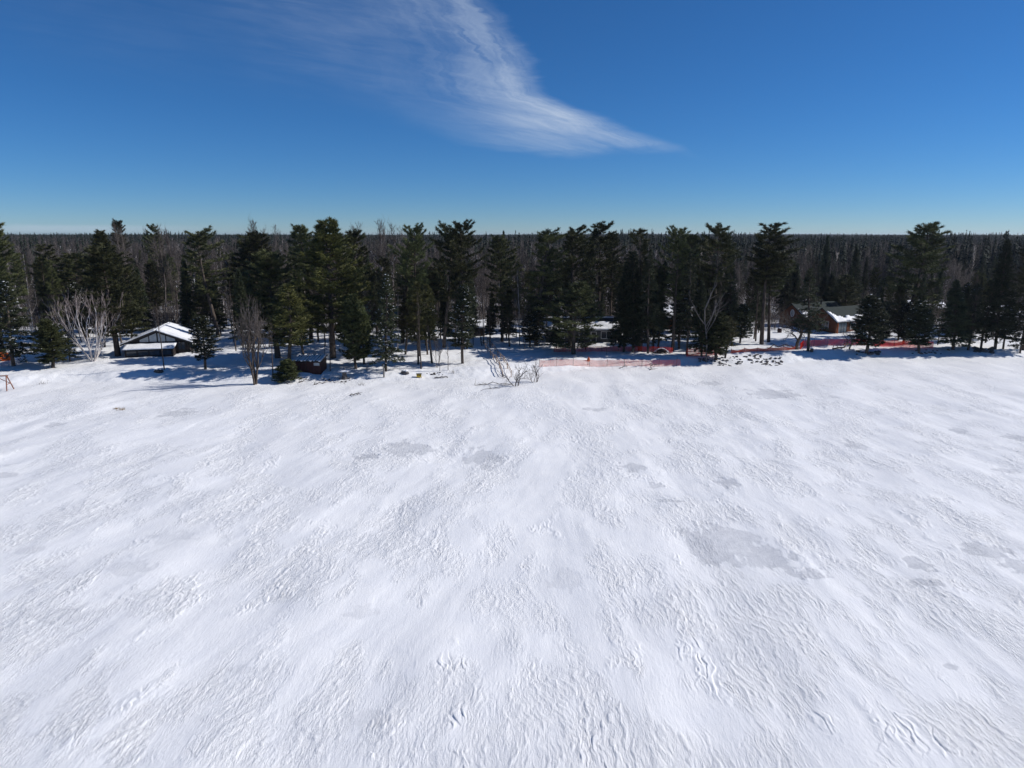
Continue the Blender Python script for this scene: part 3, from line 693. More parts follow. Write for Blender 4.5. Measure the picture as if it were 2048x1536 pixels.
def door(root, org, ux, w, h, m='trim_dark', frame='trim_white'):
    ux = np.array(ux, float); nrm = np.cross(ux, [0, 0, 1.]); o = np.array(org, float)+nrm*.01
    def bx(mb, a, b, c, d, p0, p1):
        vs = [o+ux*x+np.array([0, 0, z])+nrm*y for z in (c, d) for y in (p0, p1) for x in (a, b)]
        mb.faces(vs, [(0, 2, 3, 1), (4, 5, 7, 6), (0, 1, 5, 4), (2, 6, 7, 3), (0, 4, 6, 2), (1, 3, 7, 5)])
    d = MB(); bx(d, 0, w, 0, h, 0, .04); r = d.build('door', M[m], root)
    f = MB(); bx(f, -.09, -.002, 0, h+.09, 0, .06); bx(f, w+.002, w+.09, 0, h+.09, 0, .06); bx(f, -.002, w+.002, h+.002, h+.09, 0, .06); f.build('frame', M[frame], r)
    k = MB(); bx(k, w-.14, w-.09, h*.45, h*.52, .045, .10); k.build('handle', M['black_metal'], r); return r
def chimney(root, x, y, z0, z1, s=.35, m='black_metal'):
    c = MB(); c.tube([(x, y, z0), (x, y, z1)], s/2, 10); c.tube([(x, y, z1+.06), (x, y, z1+.2)], s*.75, 10); return c.build('chimney', M[m], root)
def bld_at(name, label, px, py, rz, cx, cy, rad, cat='cottage', depth=None):
    p = hit(px, py) if depth is None else col(px, depth)
    r = thing(name, label, cat, (p[0], p[1], p[2]-.15), R(rz))
    c, s = math.cos(R(rz)), math.sin(R(rz)); BLD.append((p[0]+cx*c-cy*s, p[1]+cx*s+cy*c, rad)); return r

def gabled_cabin():
    r = bld_at('gabled_cabin', 'dark wooden cabin with pale panels in its gable, low snowy porch and snow-covered roof', 318, 708, 14, 0, 4.5, 7.2, 'cabin')
    full = lambda a, b: 1.0
    rf = gable_block(r, -5.2, 5.2, 0, 9.5, 2.25, 2.1, 'y', 'wood_dark', 'shingle_dark', .7, (full, lambda a, b: .42-.2*math.sin(a*9)), seed=3)
    sl = 2.1/5.2
    for k, (a, b) in enumerate(((-2.9, -1.45), (-1.3, -.12), (.12, 1.3), (1.45, 2.9))):
        m = MB(); top = lambda x: 4.35-abs(x)*sl-.38
        pr = [(a, 2.4), (b, 2.4), (b, top(b)), (a, top(a))]
        m.prism(pr, lambda p: (p[0], -.03, p[1]), lambda p: (p[0], -.003, p[1])); m.build('gable_panel', M['panel_pale'], r)
    for x in (-1.38, 0, 1.38):
        MB().box(x-.07, x+.07, -.09, -.035, 2.36, 4.35-abs(x)*sl-.22).build('post', M['trim_dark'], r)
    # porch
    p = MB(); p.box(-4.8, 2.9, -2.6, -.01, -.6, 1.35); pw = p.build('porch', M['wood_dark'], r)
    q = MB(); q.prism([(-3.0, 1.40), (-.05, 2.0), (-.05, 2.1), (-3.0, 1.5)], lambda p: (-5.1, p[0], p[1]), lambda p: (3.2, p[0], p[1])); pr = q.build('porch_roof', M['trim_dark'], pw)
    grid_snow(pw, (-5.1, -3.0, 1.505), (8.3, 0, 0), (0, 2.9, .59), (0, -.18, .98), 22, 8, lambda a, b: 1., .16, 21, 'porch_snow')
    for k in range(4):
        f = MB(); x = -4.5+k*1.85; f.box(x, x+1.55, -2.66, -2.605, .45, 1.2); f.build('window', M['glass'], pw)
    window(r, (3.3, 0, .9), (1, 0, 0), 1.1, 1.2, 'trim_dark'); window(r, (5.1, 3., .9), (0, 1, 0), 1.4, 1.1, 'trim_dark')
    chimney(rf, -1.6, 6.5, 3.4, 5.0)
gabled_cabin()
def grey_cottage():
    r = bld_at('grey_cottage', 'low grey cottage with a white-framed window, dark roof top and snowy eaves', 1163, 685, 0, 0, 3.5, 8.6)
    rf = gable_block(r, -7, 7, 0, 7.5, 2.75, 1.7, 'x', 'siding_grey', 'shingle_dark', .55, (lambda a, b: .66-b, lambda a, b: .5), seed=5, th=.24)
    window(r, (3.9, 0, 1.0), (1, 0, 0), 2.0, 1.3, bars=1); window(r, (-.4, 0, 1.0), (1, 0, 0), 1.6, 1.3, bars=1); window(r, (-5, 0, 1.0), (1, 0, 0), 1.6, 1.3, bars=1)
    door(r, (1.9, 0, .1), (1, 0, 0), .95, 2.1, 'trim_dark'); chimney(rf, -3, 4.2, 4.2, 5.6)
grey_cottage()
def orange_house():
    r = bld_at('orange_cottage', 'orange-brown log cottage with a thick snowy roof, half hidden behind spruces', 1357, 657, 0, 0, 3.5, 6.5)
    gable_block(r, -4.9, 4.9, 0, 7, 2.7, 1.9, 'x', 'wood_orange', 'shingle_dark', .5, (lambda a, b: 1., lambda a, b: 1.), seed=8, th=.26)
    window(r, (-3.4, 0, 1.), (1, 0, 0), 1.2, 1.1, 'trim_dark'); window(r, (2.2, 0, 1.), (1, 0, 0), 1.2, 1.1, 'trim_dark'); door(r, (-.5, 0, .1), (1, 0, 0), .95, 2.05, 'wood_brown', 'trim_dark')
orange_house()
def red_brown_house():
    r = bld_at('red_brown_house', 'large red-brown house with two gables, oval window and dark green roof edged with snow', 1671, 667, 27, 5, 6, 11.5, 'house')
    rf = gable_block(r, 0, 11.5, 0, 7.2, 2.8, 2.5, 'x', 'wood_brown', 'shingle_green', .5, (lambda a, b: .36-b+max(0, .16-a)*3.2, lambda a, b: -.4), seed=11, th=.22)
    rb = gable_block(r, -1.2, 12.5, 7.21, 14.4, 3.1, 2.5, 'x', 'wood_brown', 'shingle_green', .5, (lambda a, b: .52-b*.8-a*1.6, None), seed=14, th=.2)
    window(r, (0, 3.5, .9), (0, -1, 0), 1.5, 1.5, bars=1)
    window(r, (0, 6.3, 1.), (0, -1, 0), .9, 1.2, bars=0)
    window(r, (.7, 0, .25), (1, 0, 0), 2.6, 2.05, 'trim_dark', 'glass_blue', 2, 'patio_door')
    window(r, (4.6, 0, .9), (1, 0, 0), 1.6, 1.2, bars=1); window(r, (7.6, 0, .9), (1, 0, 0), 1.6, 1.2, bars=1)
    # oval window high in the rear gable
    m = MB(); ring = [(math.cos(a)*.55, math.sin(a)*.85) for a in np.linspace(0, 6.283, 25)[:-1]]; inn = [(x*.8, y*.84) for x, y in ring]
    n = len(ring); Q = lambda p, x: (x, 10.8-p[0], 3.55+p[1])
    vs = [Q(p, -1.28) for p in ring]+[Q(p, -1.28) for p in inn]+[Q(p, -1.205) for p in ring]+[Q(p, -1.205) for p in inn]
    fs = []
    for i in range(n):
        j = (i+1) % n; fs += [(i, j, n+j, n+i), (i, 2*n+i, 2*n+j, j), (n+i, n+j, 3*n+j, 3*n+i)]
    m.faces(vs, fs); w = m.build('oval_window', M['trim_white'], r)
    g = MB(); g.prism([(p[0]*.99, p[1]*.99) for p in inn], lambda p: Q(p, -1.245), lambda p: Q(p, -1.21)); g.build('pane', M['panel_pale'], w)
    chimney(rb, 6, 9.2, 5.2, 6.3)
    pst = MB(); pst.box(-.02, .16, -.45, -.28, -.4, 2.45); pst.build('porch_post', M['wood_orange'], r)
red_brown_house()
def small_house(name, label, px, depth, w, l, h, rise, wall, roof, snow, rz=0, cat='cottage', py=None):
    r = bld_at(name, label, px, py, rz, 0, l/2, max(w, l)*.62, cat, depth)
    mk = (lambda a, b: snow) if snow is not None else None
    rf = gable_block(r, -w/2, w/2, 0, l, h, rise, 'x', wall, roof, .4, (mk, mk), seed=int(px) % 30, th=.22)
    window(r, (-w*.32, 0, .9), (1, 0, 0), w*.18, 1., 'trim_white'); door(r, (w*.1, 0, .1), (1, 0, 0), .9, 2., 'trim_dark', 'trim_dark'); return rf
small_house('teal_roofed_cabin', 'cabin with a teal metal roof behind the snow-flecked spruce and the two posts', 750, 152, 7.5, 6, 2.8, 1.8, 'siding_grey', 'roof_teal', None)
small_house('garden_shed', 'dark little shed with a snowy roof behind the snow-flecked fir by the plank stairs', 945, 140, 4.4, 3.4, 2.0, 1.0, 'wood_dark', 'shingle_dark', 1., cat='shed')
small_house('far_cottage', 'far cottage with a wide snowy roof behind the end of the shaded netting', 1881, 174, 8.5, 8, 2.1, 1.5, 'wood_dark', 'shingle_dark', .10)
small_house('edge_cottage', 'dim cottage with snow streaks on its roof at the right edge', 2030, 156, 9, 8, 2.5, 1.9, 'siding_grey', 'shingle_green', .12)
small_house('hidden_cottage', 'dark cottage with a snowy roof far back between the red shed and the gabled cabin', 590, 160, 8, 6, 2.5, 1.8, 'wood_dark', 'shingle_dark', .6)

def red_shed():
    p = hit(615, 746); r = thing('red_shed', 'small dark red shed with snow ribs on its sloping roof at the shore edge', 'shed', (p[0], p[1], p[2]-.1), R(-3)); BLD.append((p[0], p[1]+1.6, 2.9))
    MB().prism([(0, -.5), (3.0, -.5), (3.0, 2.35), (0, 1.95)], lambda p: (-2.15, p[0], p[1]), lambda p: (2.15, p[0], p[1])).build('wall', M['wood_red'], r)
    rf = MB().prism([(-.3, 1.93), (3.3, 2.41), (3.3, 2.49), (-.3, 2.01)], lambda p: (-2.4, p[0], p[1]), lambda p: (2.4, p[0], p[1])).build('roof', M['black_metal'], r)
    m = MB()
    for k in range(10):
        x = -2.35+k*.48; m.prism([(-.3+.2*(k % 3), 2.012), (3.2-.5*(k % 2), 2.46), (3.2-.5*(k % 2), 2.60), (-.3+.2*(k % 3), 2.16)], lambda p: (x, p[0], p[1]), lambda p: (x+.3, p[0], p[1]))
    m.build('roof_snow', M['snow_cap'], rf)
    MB().box(1.1, 2.0, -.04, -.005, 1.3, 1.75).build('sign_panel', M['panel_pale'], r)
    door(r, (-1.2, 0, -.1), (1, 0, 0), 1.0, 1.75, 'wood_red', 'trim_dark')
red_shed()

# ------------------------------------------------------------------ safety netting
def fence(name, label, pix, h, net, post='metal_post', gap=3.0, sag=.10, lean=0., thick=1.):
    P = [hit(a, b) for a, b in pix]; P = np.array(P); seg = np.linalg.norm(np.diff(P[:, :2], axis=0), axis=1); cum = np.concatenate([[0], np.cumsum(seg)]); L = cum[-1]
    X = lambda s: float(np.interp(s, cum, P[:, 0])); Y = lambda s: float(np.interp(s, cum, P[:, 1]))
    r = thing(name, label, 'fence', tuple(P[0])); o = P[0]
    def pt(s, z):
        ph = (s % gap)/gap; hh = h*(1-sag*math.sin(math.pi*ph)*(.6+.6*float(pn(s/5., 1, 3))))
        x, y = X(s), Y(s); return (x-o[0]+.05*float(pn(s/1.3, z, 5)), y-o[1]+lean*z+.10*float(pn(s/1.7, z*.8, 4)), gz(x, y)-o[2]+.02+hh*z)
    m = MB(); n = int(L/.12); rows = 10; S = [L*i/n for i in range(n+1)]
    base = [[pt(s, j/rows) for j in range(rows+1)] for s in S]; base = np.array(base)
    for j in range(rows+1):
        a = base[:, j]; off = np.array([0, 0, .023*thick])
        k = len(m.v); m.v += [tuple(q) for q in np.concatenate([a-off*(j > 0), a+off])]; m.f += [(k+i, k+i+1, k+n+1+i+1, k+n+1+i) for i in range(n)]
    for i in range(n+1):
        a = base[i]; d = np.array([.024*thick, 0, 0]); k = len(m.v)
        m.v += [tuple(q+[0, .004, 0]) for q in np.concatenate([a-d, a+d])]; m.f += [(k+j, k+rows+1+j, k+rows+1+j+1, k+j+1) for j in range(rows)]
    m.build('netting', M[net], r)
    k = 0
    while k*gap <= L+.01:
        s = k*gap; x, y = X(s), Y(s); z = gz(x, y)-o[2]; hh = h*random.uniform(1.08, 1.35)
        MB().tube([(x-o[0], y-o[1]+.03, z-.3), (x-o[0]+random.uniform(-.05, .05), y-o[1]+.03, z+hh)], .032, 5).build('post', M[post], r); k += 1
fence('netting_fence', 'pale pink plastic netting fence along the shore below the grey cottage', [(1079, 734), (1180, 733), (1360, 732)], 1.1, 'net_pink', thick=.6)
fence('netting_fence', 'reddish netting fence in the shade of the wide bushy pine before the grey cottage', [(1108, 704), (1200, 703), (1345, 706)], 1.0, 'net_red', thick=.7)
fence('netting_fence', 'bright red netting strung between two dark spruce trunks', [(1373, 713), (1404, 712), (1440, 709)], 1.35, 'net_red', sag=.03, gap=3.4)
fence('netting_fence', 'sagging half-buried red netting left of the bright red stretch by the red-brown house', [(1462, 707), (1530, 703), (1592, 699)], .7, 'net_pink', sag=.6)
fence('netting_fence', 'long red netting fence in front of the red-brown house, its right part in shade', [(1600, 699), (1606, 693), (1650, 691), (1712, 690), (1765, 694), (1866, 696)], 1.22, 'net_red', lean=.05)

# ------------------------------------------------------------------ small things on the snow
def plank_stairs():
    a = hit(968, 686); b = hit(1014, 754); r = thing('plank_stairs', 'weathered wooden handrails of snowed-in plank stairs running down the bank', 'stairs', a)
    A = np.array(a); B = np.array(b); d = B-A; L = np.linalg.norm(d[:2]); u = d/L; side = np.array([-u[1], u[0], 0]); n = 9
    for s in (-.65, .65):
        tops = []
        for i in range(n):
            t = i/(n-1); p = A+d*t+side*s; z = gz(p[0], p[1]); q0 = (p[0]-A[0], p[1]-A[1], z-A[2]-.3); q1 = (q0[0]+random.uniform(-.06, .06), q0[1], z-A[2]+random.uniform(.95, 1.2))
            MB().tube([q0, q1], .075, 6).build('post', M['wood_post'], r); tops.append((q1[0], q1[1], q1[2]-.10))
        MB().tube(tops, .06, 6).build('handrail', M['wood_post'], r); MB().tube([(x, y, z-.45) for x, y, z in tops], .045, 6).build('lower_rail', M['wood_post'], r)
plank_stairs()
def rock_mesh(seed, flat=.6):
    rs = np.random.RandomState(seed); bm = MB(); import bmesh
    b = bmesh.new(); bmesh.ops.create_icosphere(b, subdivisions=2, radius=1)
    for v in b.verts:
        c = v.co; k = 1+.28*float(pn(c.x*1.3+seed, c.y*1.3+c.z, seed))+.12*float(pn(c.x*3+seed, c.y*3+c.z*2, seed+1)); v.co = Vector((c.x*k, c.y*k*.85, c.z*k*flat))
    me = bpy.data.meshes.new('stone'); b.to_mesh(me); b.free(); me.materials.append(M['stone']); return me
ROCK = [rock_mesh(s) for s in range(5)]
def rocks(n, area, label, group, s0=.2, s1=.5):
    for i in range(n):
        px, py = area(random.random(), random.random()); p = hit(px, py); s = random.uniform(s0, s1)
        o = bpy.data.objects.new('shore_stone', random.choice(ROCK)); COL.objects.link(o); o.location = (p[0], p[1], p[2]+s*.18); o.scale = (s*random.uniform(.8, 1.5), s, s*random.uniform(.7, 1.1)); o.rotation_euler = (random.uniform(-.3, .3), random.uniform(-.3, .3), random.uniform(0, 6.28))
        props(o, label, 'stone', group)
rocks(105, lambda a, b: (1428+a*136, 711+b**1.1*19+4*math.sin(a*9)), 'dark angular stone of the riprap on the shore right of the dead grey snag', 'stones of the shore riprap', .10, .29)
rocks(26, lambda a, b: (1712+a*46, 703+b*7), 'dark stone in the heap at the foot of the single dark cedar', 'stones round the foot of the cedar', .18, .42)
rocks(22, lambda a, b: (1945+a*44, 696+b*10), 'grey stone in the pile below the tallest dark spruce near the right edge', 'stones near the right edge', .25, .60)
rocks(14, lambda a, b: (1820+a*80, 700+b*8), 'dark stone showing through snow under the leaning white birch stem', 'stones under the leaning birch', .15, .35)
rocks(9, lambda a, b: (1398+a*30, 718+b*7), 'dark stone at the foot of the dead grey snag', 'stones at the snag', .18, .36)
rocks(10, lambda a, b: (640+a*60, 757+b*8), 'small stone poking out of snow below the round stone table', 'stones below the stone table', .10, .22)
rocks(10, lambda a, b: (850+a*40, 744+b*6), 'small stone poking out of snow right of the yellow box', 'stones right of the yellow box', .10, .22)
def snowy_rock(px, py, s, label):
    p = hit(px, py); r = thing('snowy_stone', label, 'stone', (p[0], p[1], p[2]+s*.15)); o = bpy.data.objects.new('stone', ROCK[1]); COL.objects.link(o); o.parent = r; o.scale = (s*1.2, s, s)
    c = Soup(); rs = np.random.RandomState(int(px)); c.lumps([[0, 0, s*.55], [s*.3, 0, s*.5], [-s*.3, .05, s*.48]], s*.75, rs, .4); link(bpy.data.objects.new('snow', c.mesh('snow', M['snow_cap'])), r)
snowy_rock(318, 744, .65, 'single stone capped with snow beside the thin trunk by the gabled cabin'); snowy_rock(810, 747, .60, 'dark stone with a snow cap left of the yellow box'); snowy_rock(396, 716, .5, 'dark half-buried stone left of the snow-dusted fir trunk')

def stone_table():
    p = hit(689, 757); r = thing('stone_table', 'round snow-covered table top on a stacked stone pedestal', 'table', p, 0)
    m = MB(); m.tube([(0, 0, -.3), (0, 0, .12), (.02, 0, .55), (0, 0, 1.12)], [.62, .5, .33, .26], 9); m.build('pedestal', M['stone'], r)
    t = MB(); t.tube([(0, 0, 1.12), (0, 0, 1.22)], 1.0, 28).build('table_top', M['concrete'], r)
    s = MB(); s.tube([(0, 0, 1.222), (0, 0, 1.30), (0, 0, 1.36)], [.99, .93, .6], 28).build('snow', M['snow_cap'], r, True)
    MB().tube([(.05, 0, 1.365), (.05, 0, 1.62)], .08, 7).build('knob', M['stone'], r)
stone_table()
def post(px, py, h, rad, label, m='wood_grey'):
    p = hit(px, py); o = MB().tube([(0, 0, -.4), (.01, 0, h*.6), (.03, .01, h)], [rad, rad*.97, rad*.9], 8).build('wooden_post', M[m]); o.location = p; props(o, label, 'post')
post(768, 755, 1.6, .13, 'thick grey post standing alone on the shore edge beside the snow-flecked spruce')
post(734, 741, 1.1, .09, 'shorter dark post between the stone table and the snow-flecked spruce')
post(1176, 730, 1.5, .05, 'thin post rising from the middle of the pale pink netting', 'metal_post')
def yellow_box():
    p = hit(838, 755); r = thing('yellow_box', 'small yellow box with a dark lid standing on the snow', 'box', p, R(8))
    MB().box(-.38, .38, -.25, .25, .12, .55).build('body', M['yellow_paint'], r); MB().box(-.43, .43, -.3, .3, .552, .62).build('lid', M['black_metal'], r)
    for x in (-.33, .33):
        for y in (-.2, .2): MB().box(x-.04, x+.04, y-.04, y+.04, -.2, .118).build('leg', M['black_metal'], r)
    MB().box(-.30, .30, -.262, -.252, .36, .47).build('stripe', M['black_metal'], r)
yellow_box()
def log(px0, py0, px1, py1, rad, label, name='log', m='wood_grey', cat='log', wob=.04, twigs=0):
    a = np.array(hit(px0, py0)); b = np.array(hit(px1, py1)); rs = np.random.RandomState(int(px0)); n = 7; pts = []
    for i in range(n):
        q = a+(b-a)*i/(n-1); q[2] = gz(q[0], q[1])+rad*.7+(0 if i in (0, n-1) else abs(rs.normal(0, wob*2))); pts.append(q-a+[0, rs.normal(0, wob*3), 0])
    s = MB(); s.tube(pts, np.linspace(rad, rad*.6, n), 7)
    for k in range(twigs):
        t = rs.rand(); i = int(t*(n-2)); q = np.array(pts[i]); L = rs.uniform(.4, 1.3); d = rs.normal(0, 1, 3); d[2] = abs(d[2])*.5; d /= np.linalg.norm(d)
        s.tube([q, q+d*L*.5+[0, 0, .03], q+d*L], [rad*.5, rad*.35, rad*.15], 4)
    o = s.build(name, M[m]); o.location = a; props(o, label, cat)
log(869, 757, 896, 756, .13, 'dark grey log lying straight on the snow right of the yellow box')
log(1300, 741, 1312, 731, .07, 'curved dark branch lying on the ice below the shaded end of the pale pink netting', 'fallen_branch', 'bark', 'branch', .12, 6)
log(950, 771, 1022, 768, .05, 'long bare branch lying on the snow left of the larger shrub', 'fallen_branch', 'bark', 'branch', .15, 16)
log(1535, 696, 1600, 697, .10, 'fallen branchy trunk lying behind the sagging netting', 'fallen_branch', 'bark', 'branch', .18, 18)
log(1670, 701, 1716, 690, .16, 'thick leaning trunk lying towards the red netting left of the stone heap', 'fallen_log', 'bark', 'branch', .15, 6)
log(700, 791, 722, 789, .07, 'short dark stick on the open lake snow below the stone table', 'fallen_branch', 'bark', 'branch', .06, 3)
log(596, 766, 618, 763, .06, 'twiggy branch poking from snow in front of the red shed', 'fallen_branch', 'bark', 'branch', .10, 9)
log(628, 770, 660, 765, .05, 'twiggy branch poking from snow right of the low cedar bush', 'fallen_branch', 'bark', 'branch', .10, 12)
log(1238, 737, 1254, 733, .05, 'short dark branch leaning on the pale pink netting', 'fallen_branch', 'bark', 'branch', .06, 3)
def brush_pile():
    p = hit(1322, 707); r = thing('brush_pile', 'dark brush pile with a curved snow rim between two spruces', 'brush pile', p); rs = np.random.RandomState(4); m = MB()
    for k in range(60):
        a = rs.uniform(0, 6.28); c = np.array([rs.normal(0, .65), rs.normal(0, .35), rs.uniform(.05, .85)]); c[2] *= max(.25, 1-abs(c[0])/1.5); d = np.array([math.cos(a), math.sin(a)*.5, rs.normal(0, .25)])*rs.uniform(.35, .9); m.tube([c-d, c+d], [.06, .03], 4)
    m.build('branches', M['wood_dark'], r); c = Soup(); t = np.linspace(-1.2, 1.3, 16); c.lumps(np.stack([t, -.1+0*t, .98-.45*t*t], 1), .24, rs, .4); link(bpy.data.objects.new('snow', c.mesh('snow', M['snow_cap'])), r)
brush_pile()
def toilet():
    p = hit(1273, 693); r = thing('portable_toilet', 'blue portable toilet cabin among the black spruces beside the grey cottage', 'toilet', p)
    MB().box(-.55, .55, -.55, .55, -.3, 2.1).build('body', M['blue_plastic'], r); MB().prism([(-.6, 2.102), (.6, 2.102), (.6, 2.2), (0, 2.36), (-.6, 2.2)], lambda q: (q[0], -.6, q[1]), lambda q: (q[0], .6, q[1])).build('roof', M['blue_white'], r)
    d = MB().box(-.4, .4, -.58, -.552, 0, 1.95).build('door', M['blue_plastic'], r); MB().box(.22, .3, -.62, -.582, .95, 1.1).build('handle', M['trim_white'], d); MB().tube([(.4, .4, 1.9), (.4, .4, 2.7)], .06, 8).build('vent_pipe', M['trim_white'], r)
toilet()
def barrel(px, py, m, h, w, label, name, cat):
    p = hit(px, py); r = thing(name, label, cat, p); z = np.linspace(0, h, 7); MB().tube([(0, 0, a-.05) for a in z], [w*(.9+.1*math.sin(math.pi*a/h)) for a in z], 14).build('body', M[m], r)
    for a in (.08, .5, .92): MB().tube([(0, 0, a*h-.08), (0, 0, a*h-.02)], w*1.04, 14).build('hoop', M['black_metal'], r)
    MB().tube([(0, 0, h-.048), (0, 0, h+.06)], [w*.85, w*.6], 14).build('snow', M['snow_cap'], r)
barrel(1559, 665, 'wood_red', 1.0, .45, 'dark red barrel on the snow left of the red-brown house', 'barrel', 'barrel')
barrel(1623, 703, 'bark', .62, .30, 'squat sawn stump in front of the red netting beside the slim spruce', 'tree_stump', 'stump')
def trestle():
    p = hit(4, 781); r = thing('wooden_trestle', 'tall reddish wooden A-frame trestle cut by the left edge of the view', 'trestle', p, R(12))
    MB().tube([(-3.4, 0, 2.15), (1.05, 0, 2.15)], .09, 6).build('beam', M['wood_reddish'], r)
    for x in (-3.1, .85):
        for s in (-1, 1): MB().tube([(x, .05*s, 2.2), (x+.12*(1 if x > 0 else -1)+.30*(s > 0), .85*s, -.3)], .075, 6).build('leg', M['wood_reddish'], r)
        MB().tube([(x+.05, -.45, .95), (x+.18, .45, .95)], .055, 6).build('cross_bar', M['wood_reddish'], r)
    MB().tube([(-.6, 0, 2.1), (.95, .5, .95)], .05, 6).build('brace', M['wood_reddish'], r)
trestle()
def tarp():
    p = hit(2, 722); r = thing('orange_tarpaulin', 'orange tarpaulin draped over a frame at the left edge under the snow-flecked spruce', 'tarpaulin', p); m = MB(); n = 22; rings = []
    for j, (rr, z) in enumerate(((1.5, -.2), (1.42, .5), (1.2, 1.2), (.75, 1.75), (.2, 2.05))):
        rings.append([(rr*(1+.14*math.sin(i*2.1+j)+.08*math.sin(i*5.3))*math.cos(i*6.283/n), rr*.8*(1+.1*math.sin(i*1.7+j*2))*math.sin(i*6.283/n), z+.05*math.sin(i*3.1)) for i in range(n)])
    vs = sum(rings, []); fs = [(j*n+i, j*n+(i+1) % n, (j+1)*n+(i+1) % n, (j+1)*n+i) for j in range(4) for i in range(n)]+[tuple(4*n+i for i in range(n))]
    m.faces(vs, fs); m.build('cover', M['orange_fabric'], r); c = Soup(); rs = np.random.RandomState(2); c.lumps([[0, 0, 2.05], [.5, .1, 1.75], [-.45, 0, 1.8]], .5, rs, .35); link(bpy.data.objects.new('snow', c.mesh('snow', M['snow_cap'])), r)
tarp()
def bundle():
    p = hit(1177, 722); r = thing('orange_bundle', 'small orange bundle standing behind the pale pink netting', 'bundle', p); m = MB(); m.tube([(0, 0, -.1), (0, 0, .2), (.03, 0, .45), (.0, 0, .62)], [.24, .28, .2, .07], 10); m.build('bag', M['orange_fabric'], r)
    MB().tube([(0, 0, .61), (.02, 0, .74)], .05, 6).build('knot', M['net_pink'], r)
bundle()
def grass(px, py, s, label):
    p = hit(px, py); rs = np.random.RandomState(int(px)); c = Soup(); c.blades(np.concatenate([rs.normal(0, .25*s, (40, 2)), np.zeros((40, 1))], 1), np.tile([.3, 0, 1.], (40, 1)), 3, .45*s, .012, .4, rs)
    o = bpy.data.objects.new('dry_grass_tuft', c.mesh('dry_grass_tuft', M['dry_grass'])); link(o); o.location = (p[0], p[1], p[2]-.03); props(o, label, 'grass tuft')
grass(243, 820, .9, 'dry tan grass tuft alone on the lake snow at the left'); grass(232, 818, .6, 'smaller dry grass tuft touching the lone tan tuft on the lake snow')

log(560, 766, 584, 768, .035, 'thin twiggy branch on the snow below the low cedar bush', 'fallen_branch', 'bark', 'branch', .10, 8)
log(660, 764, 690, 769, .035, 'thin twiggy branch on the snow below the stone pedestal', 'fallen_branch', 'bark', 'branch', .08, 8)
log(1000, 776, 962, 781, .035, 'short crooked branch on the ice under the long bare branch', 'fallen_branch', 'bark', 'branch', .10, 8)
for k, (a, c, q) in enumerate(((84, 768, 'dead weed stalks on the open snow at the far left, below the round green cedar'), (722, 771, 'few dead weed stalks on the ice edge below the two grey posts'), (905, 746, 'dead weed stalks under the leaning sapling'))):
    p = hit(a, c); rs = np.random.RandomState(90+k); w = Soup(); n = 16; o0 = np.stack([rs.normal(0, .3, n), rs.normal(0, .2, n), -.05+0*np.arange(n)], 1); w.cones(o0, o0+np.stack([rs.normal(.1, .25, n), rs.normal(0, .2, n), rs.uniform(.35, 1.0, n)], 1), .018)
    o = bpy.data.objects.new('weed_stalks', w.mesh('weed_stalks', M['bark'])); link(o); o.location = p; props(o, q, 'weeds')

# -------- the pines that stand above the woods
T('pine_full', 6, 712, 432, 46, 'broad dark pine cut by the left edge of the view, tall above the woods')
T('pine_tall', 237, None, 437, 17, 'small lone pine standing well above the leafless woods, far behind the gabled cabin', depth=205)
T('pine_olive', 199, None, 459, 24, 'brownish pine with a thin tip beside the small lone pine on the skyline', depth=190)
T('pine_mixed_4', 112, None, 488, 40, 'dark pine behind the small green cedar, shorter than the edge pine', depth=142)
T('pine_mixed_2', 148, None, 503, 36, 'dark pine rising right behind the white many-stemmed birch', depth=138)
T('pine_full', 236, 712, 488, 50, 'wide dark pine on a thick trunk at the left corner of the gabled cabin')
T('pine_crowned', 309, None, 447, 17, 'grey thin-needled pine on the skyline above the gabled cabin', depth=220)
T('pine_mixed_3', 437, 674, 451, 38, 'tall dark pine rising behind the right end of the gabled cabin roof')
T('pine_mixed_1', 484, None, 468, 30, 'ragged pine top left of the reddish-brown pine top', depth=150)
T('pine_olive', 505, None, 462, 26, 'pine with a reddish-brown dying top between two dark pines', depth=158)
T('pine_mixed_0', 527, None, 461, 28, 'narrow dark pine top behind the fan-shaped bare tree', depth=150)
T('pine_full', 556, 716, 500, 52, 'very dark dense pine on a thick trunk behind the red shed')
T('pine_mixed_2', 610, None, 447, 34, 'pine with level plumes leaning on the left side of the yellowish pine', depth=136)
T('pine_olive', 666, 716, 436, 52, 'huge yellowish pine, the tallest and broadest of the shore')
T('pine_tall', 704, None, 456, 30, 'olive pine shoulder on the right side of the huge yellowish pine', depth=138)
T('pine_crowned', 838, 712, 445, 30, 'flat-topped pine with open sky under its top plumes, left of the double pine')
T('pine_mixed_4', 797, None, 497, 30, 'dark pine with its top below the horizon, left of the flat-topped pine', depth=132)
T('pine_mixed_3', 888, 695, 441, 34, 'left one of the two touching tall pines behind the yellow box')
T('pine_crowned', 926, 697, 438, 34, 'right one of the two touching tall pines, with layered plumes')
T('pine_mixed_2', 1004, 684, 468, 32, 'dark pine with a straight thick trunk left of the birch with a white crooked limb')
T('spruce_spire', 1011, None, 460, 10, 'thin spruce spire pricking the skyline between the double pine and the row of three pines', depth=165)
T('pine_mixed_0', 1072, 690, 455, 38, 'first of three wind-combed pines behind the grey cottage, the one farthest from its window')
T('pine_wind', 1140, 688, 449, 34, 'middle one of three wind-combed pines behind the grey cottage')
T('pine_crowned', 1194, 676, 441, 36, 'tallest of three wind-combed pines, right above the grey cottage window')
T('pine_tall', 1226, None, 462, 20, 'lower pine tip touching the right side of the tallest wind-combed pine', depth=150)
T('pine_mixed_4', 1280, 702, 457, 34, 'dark pine rising out of the blackest clump of spruces')
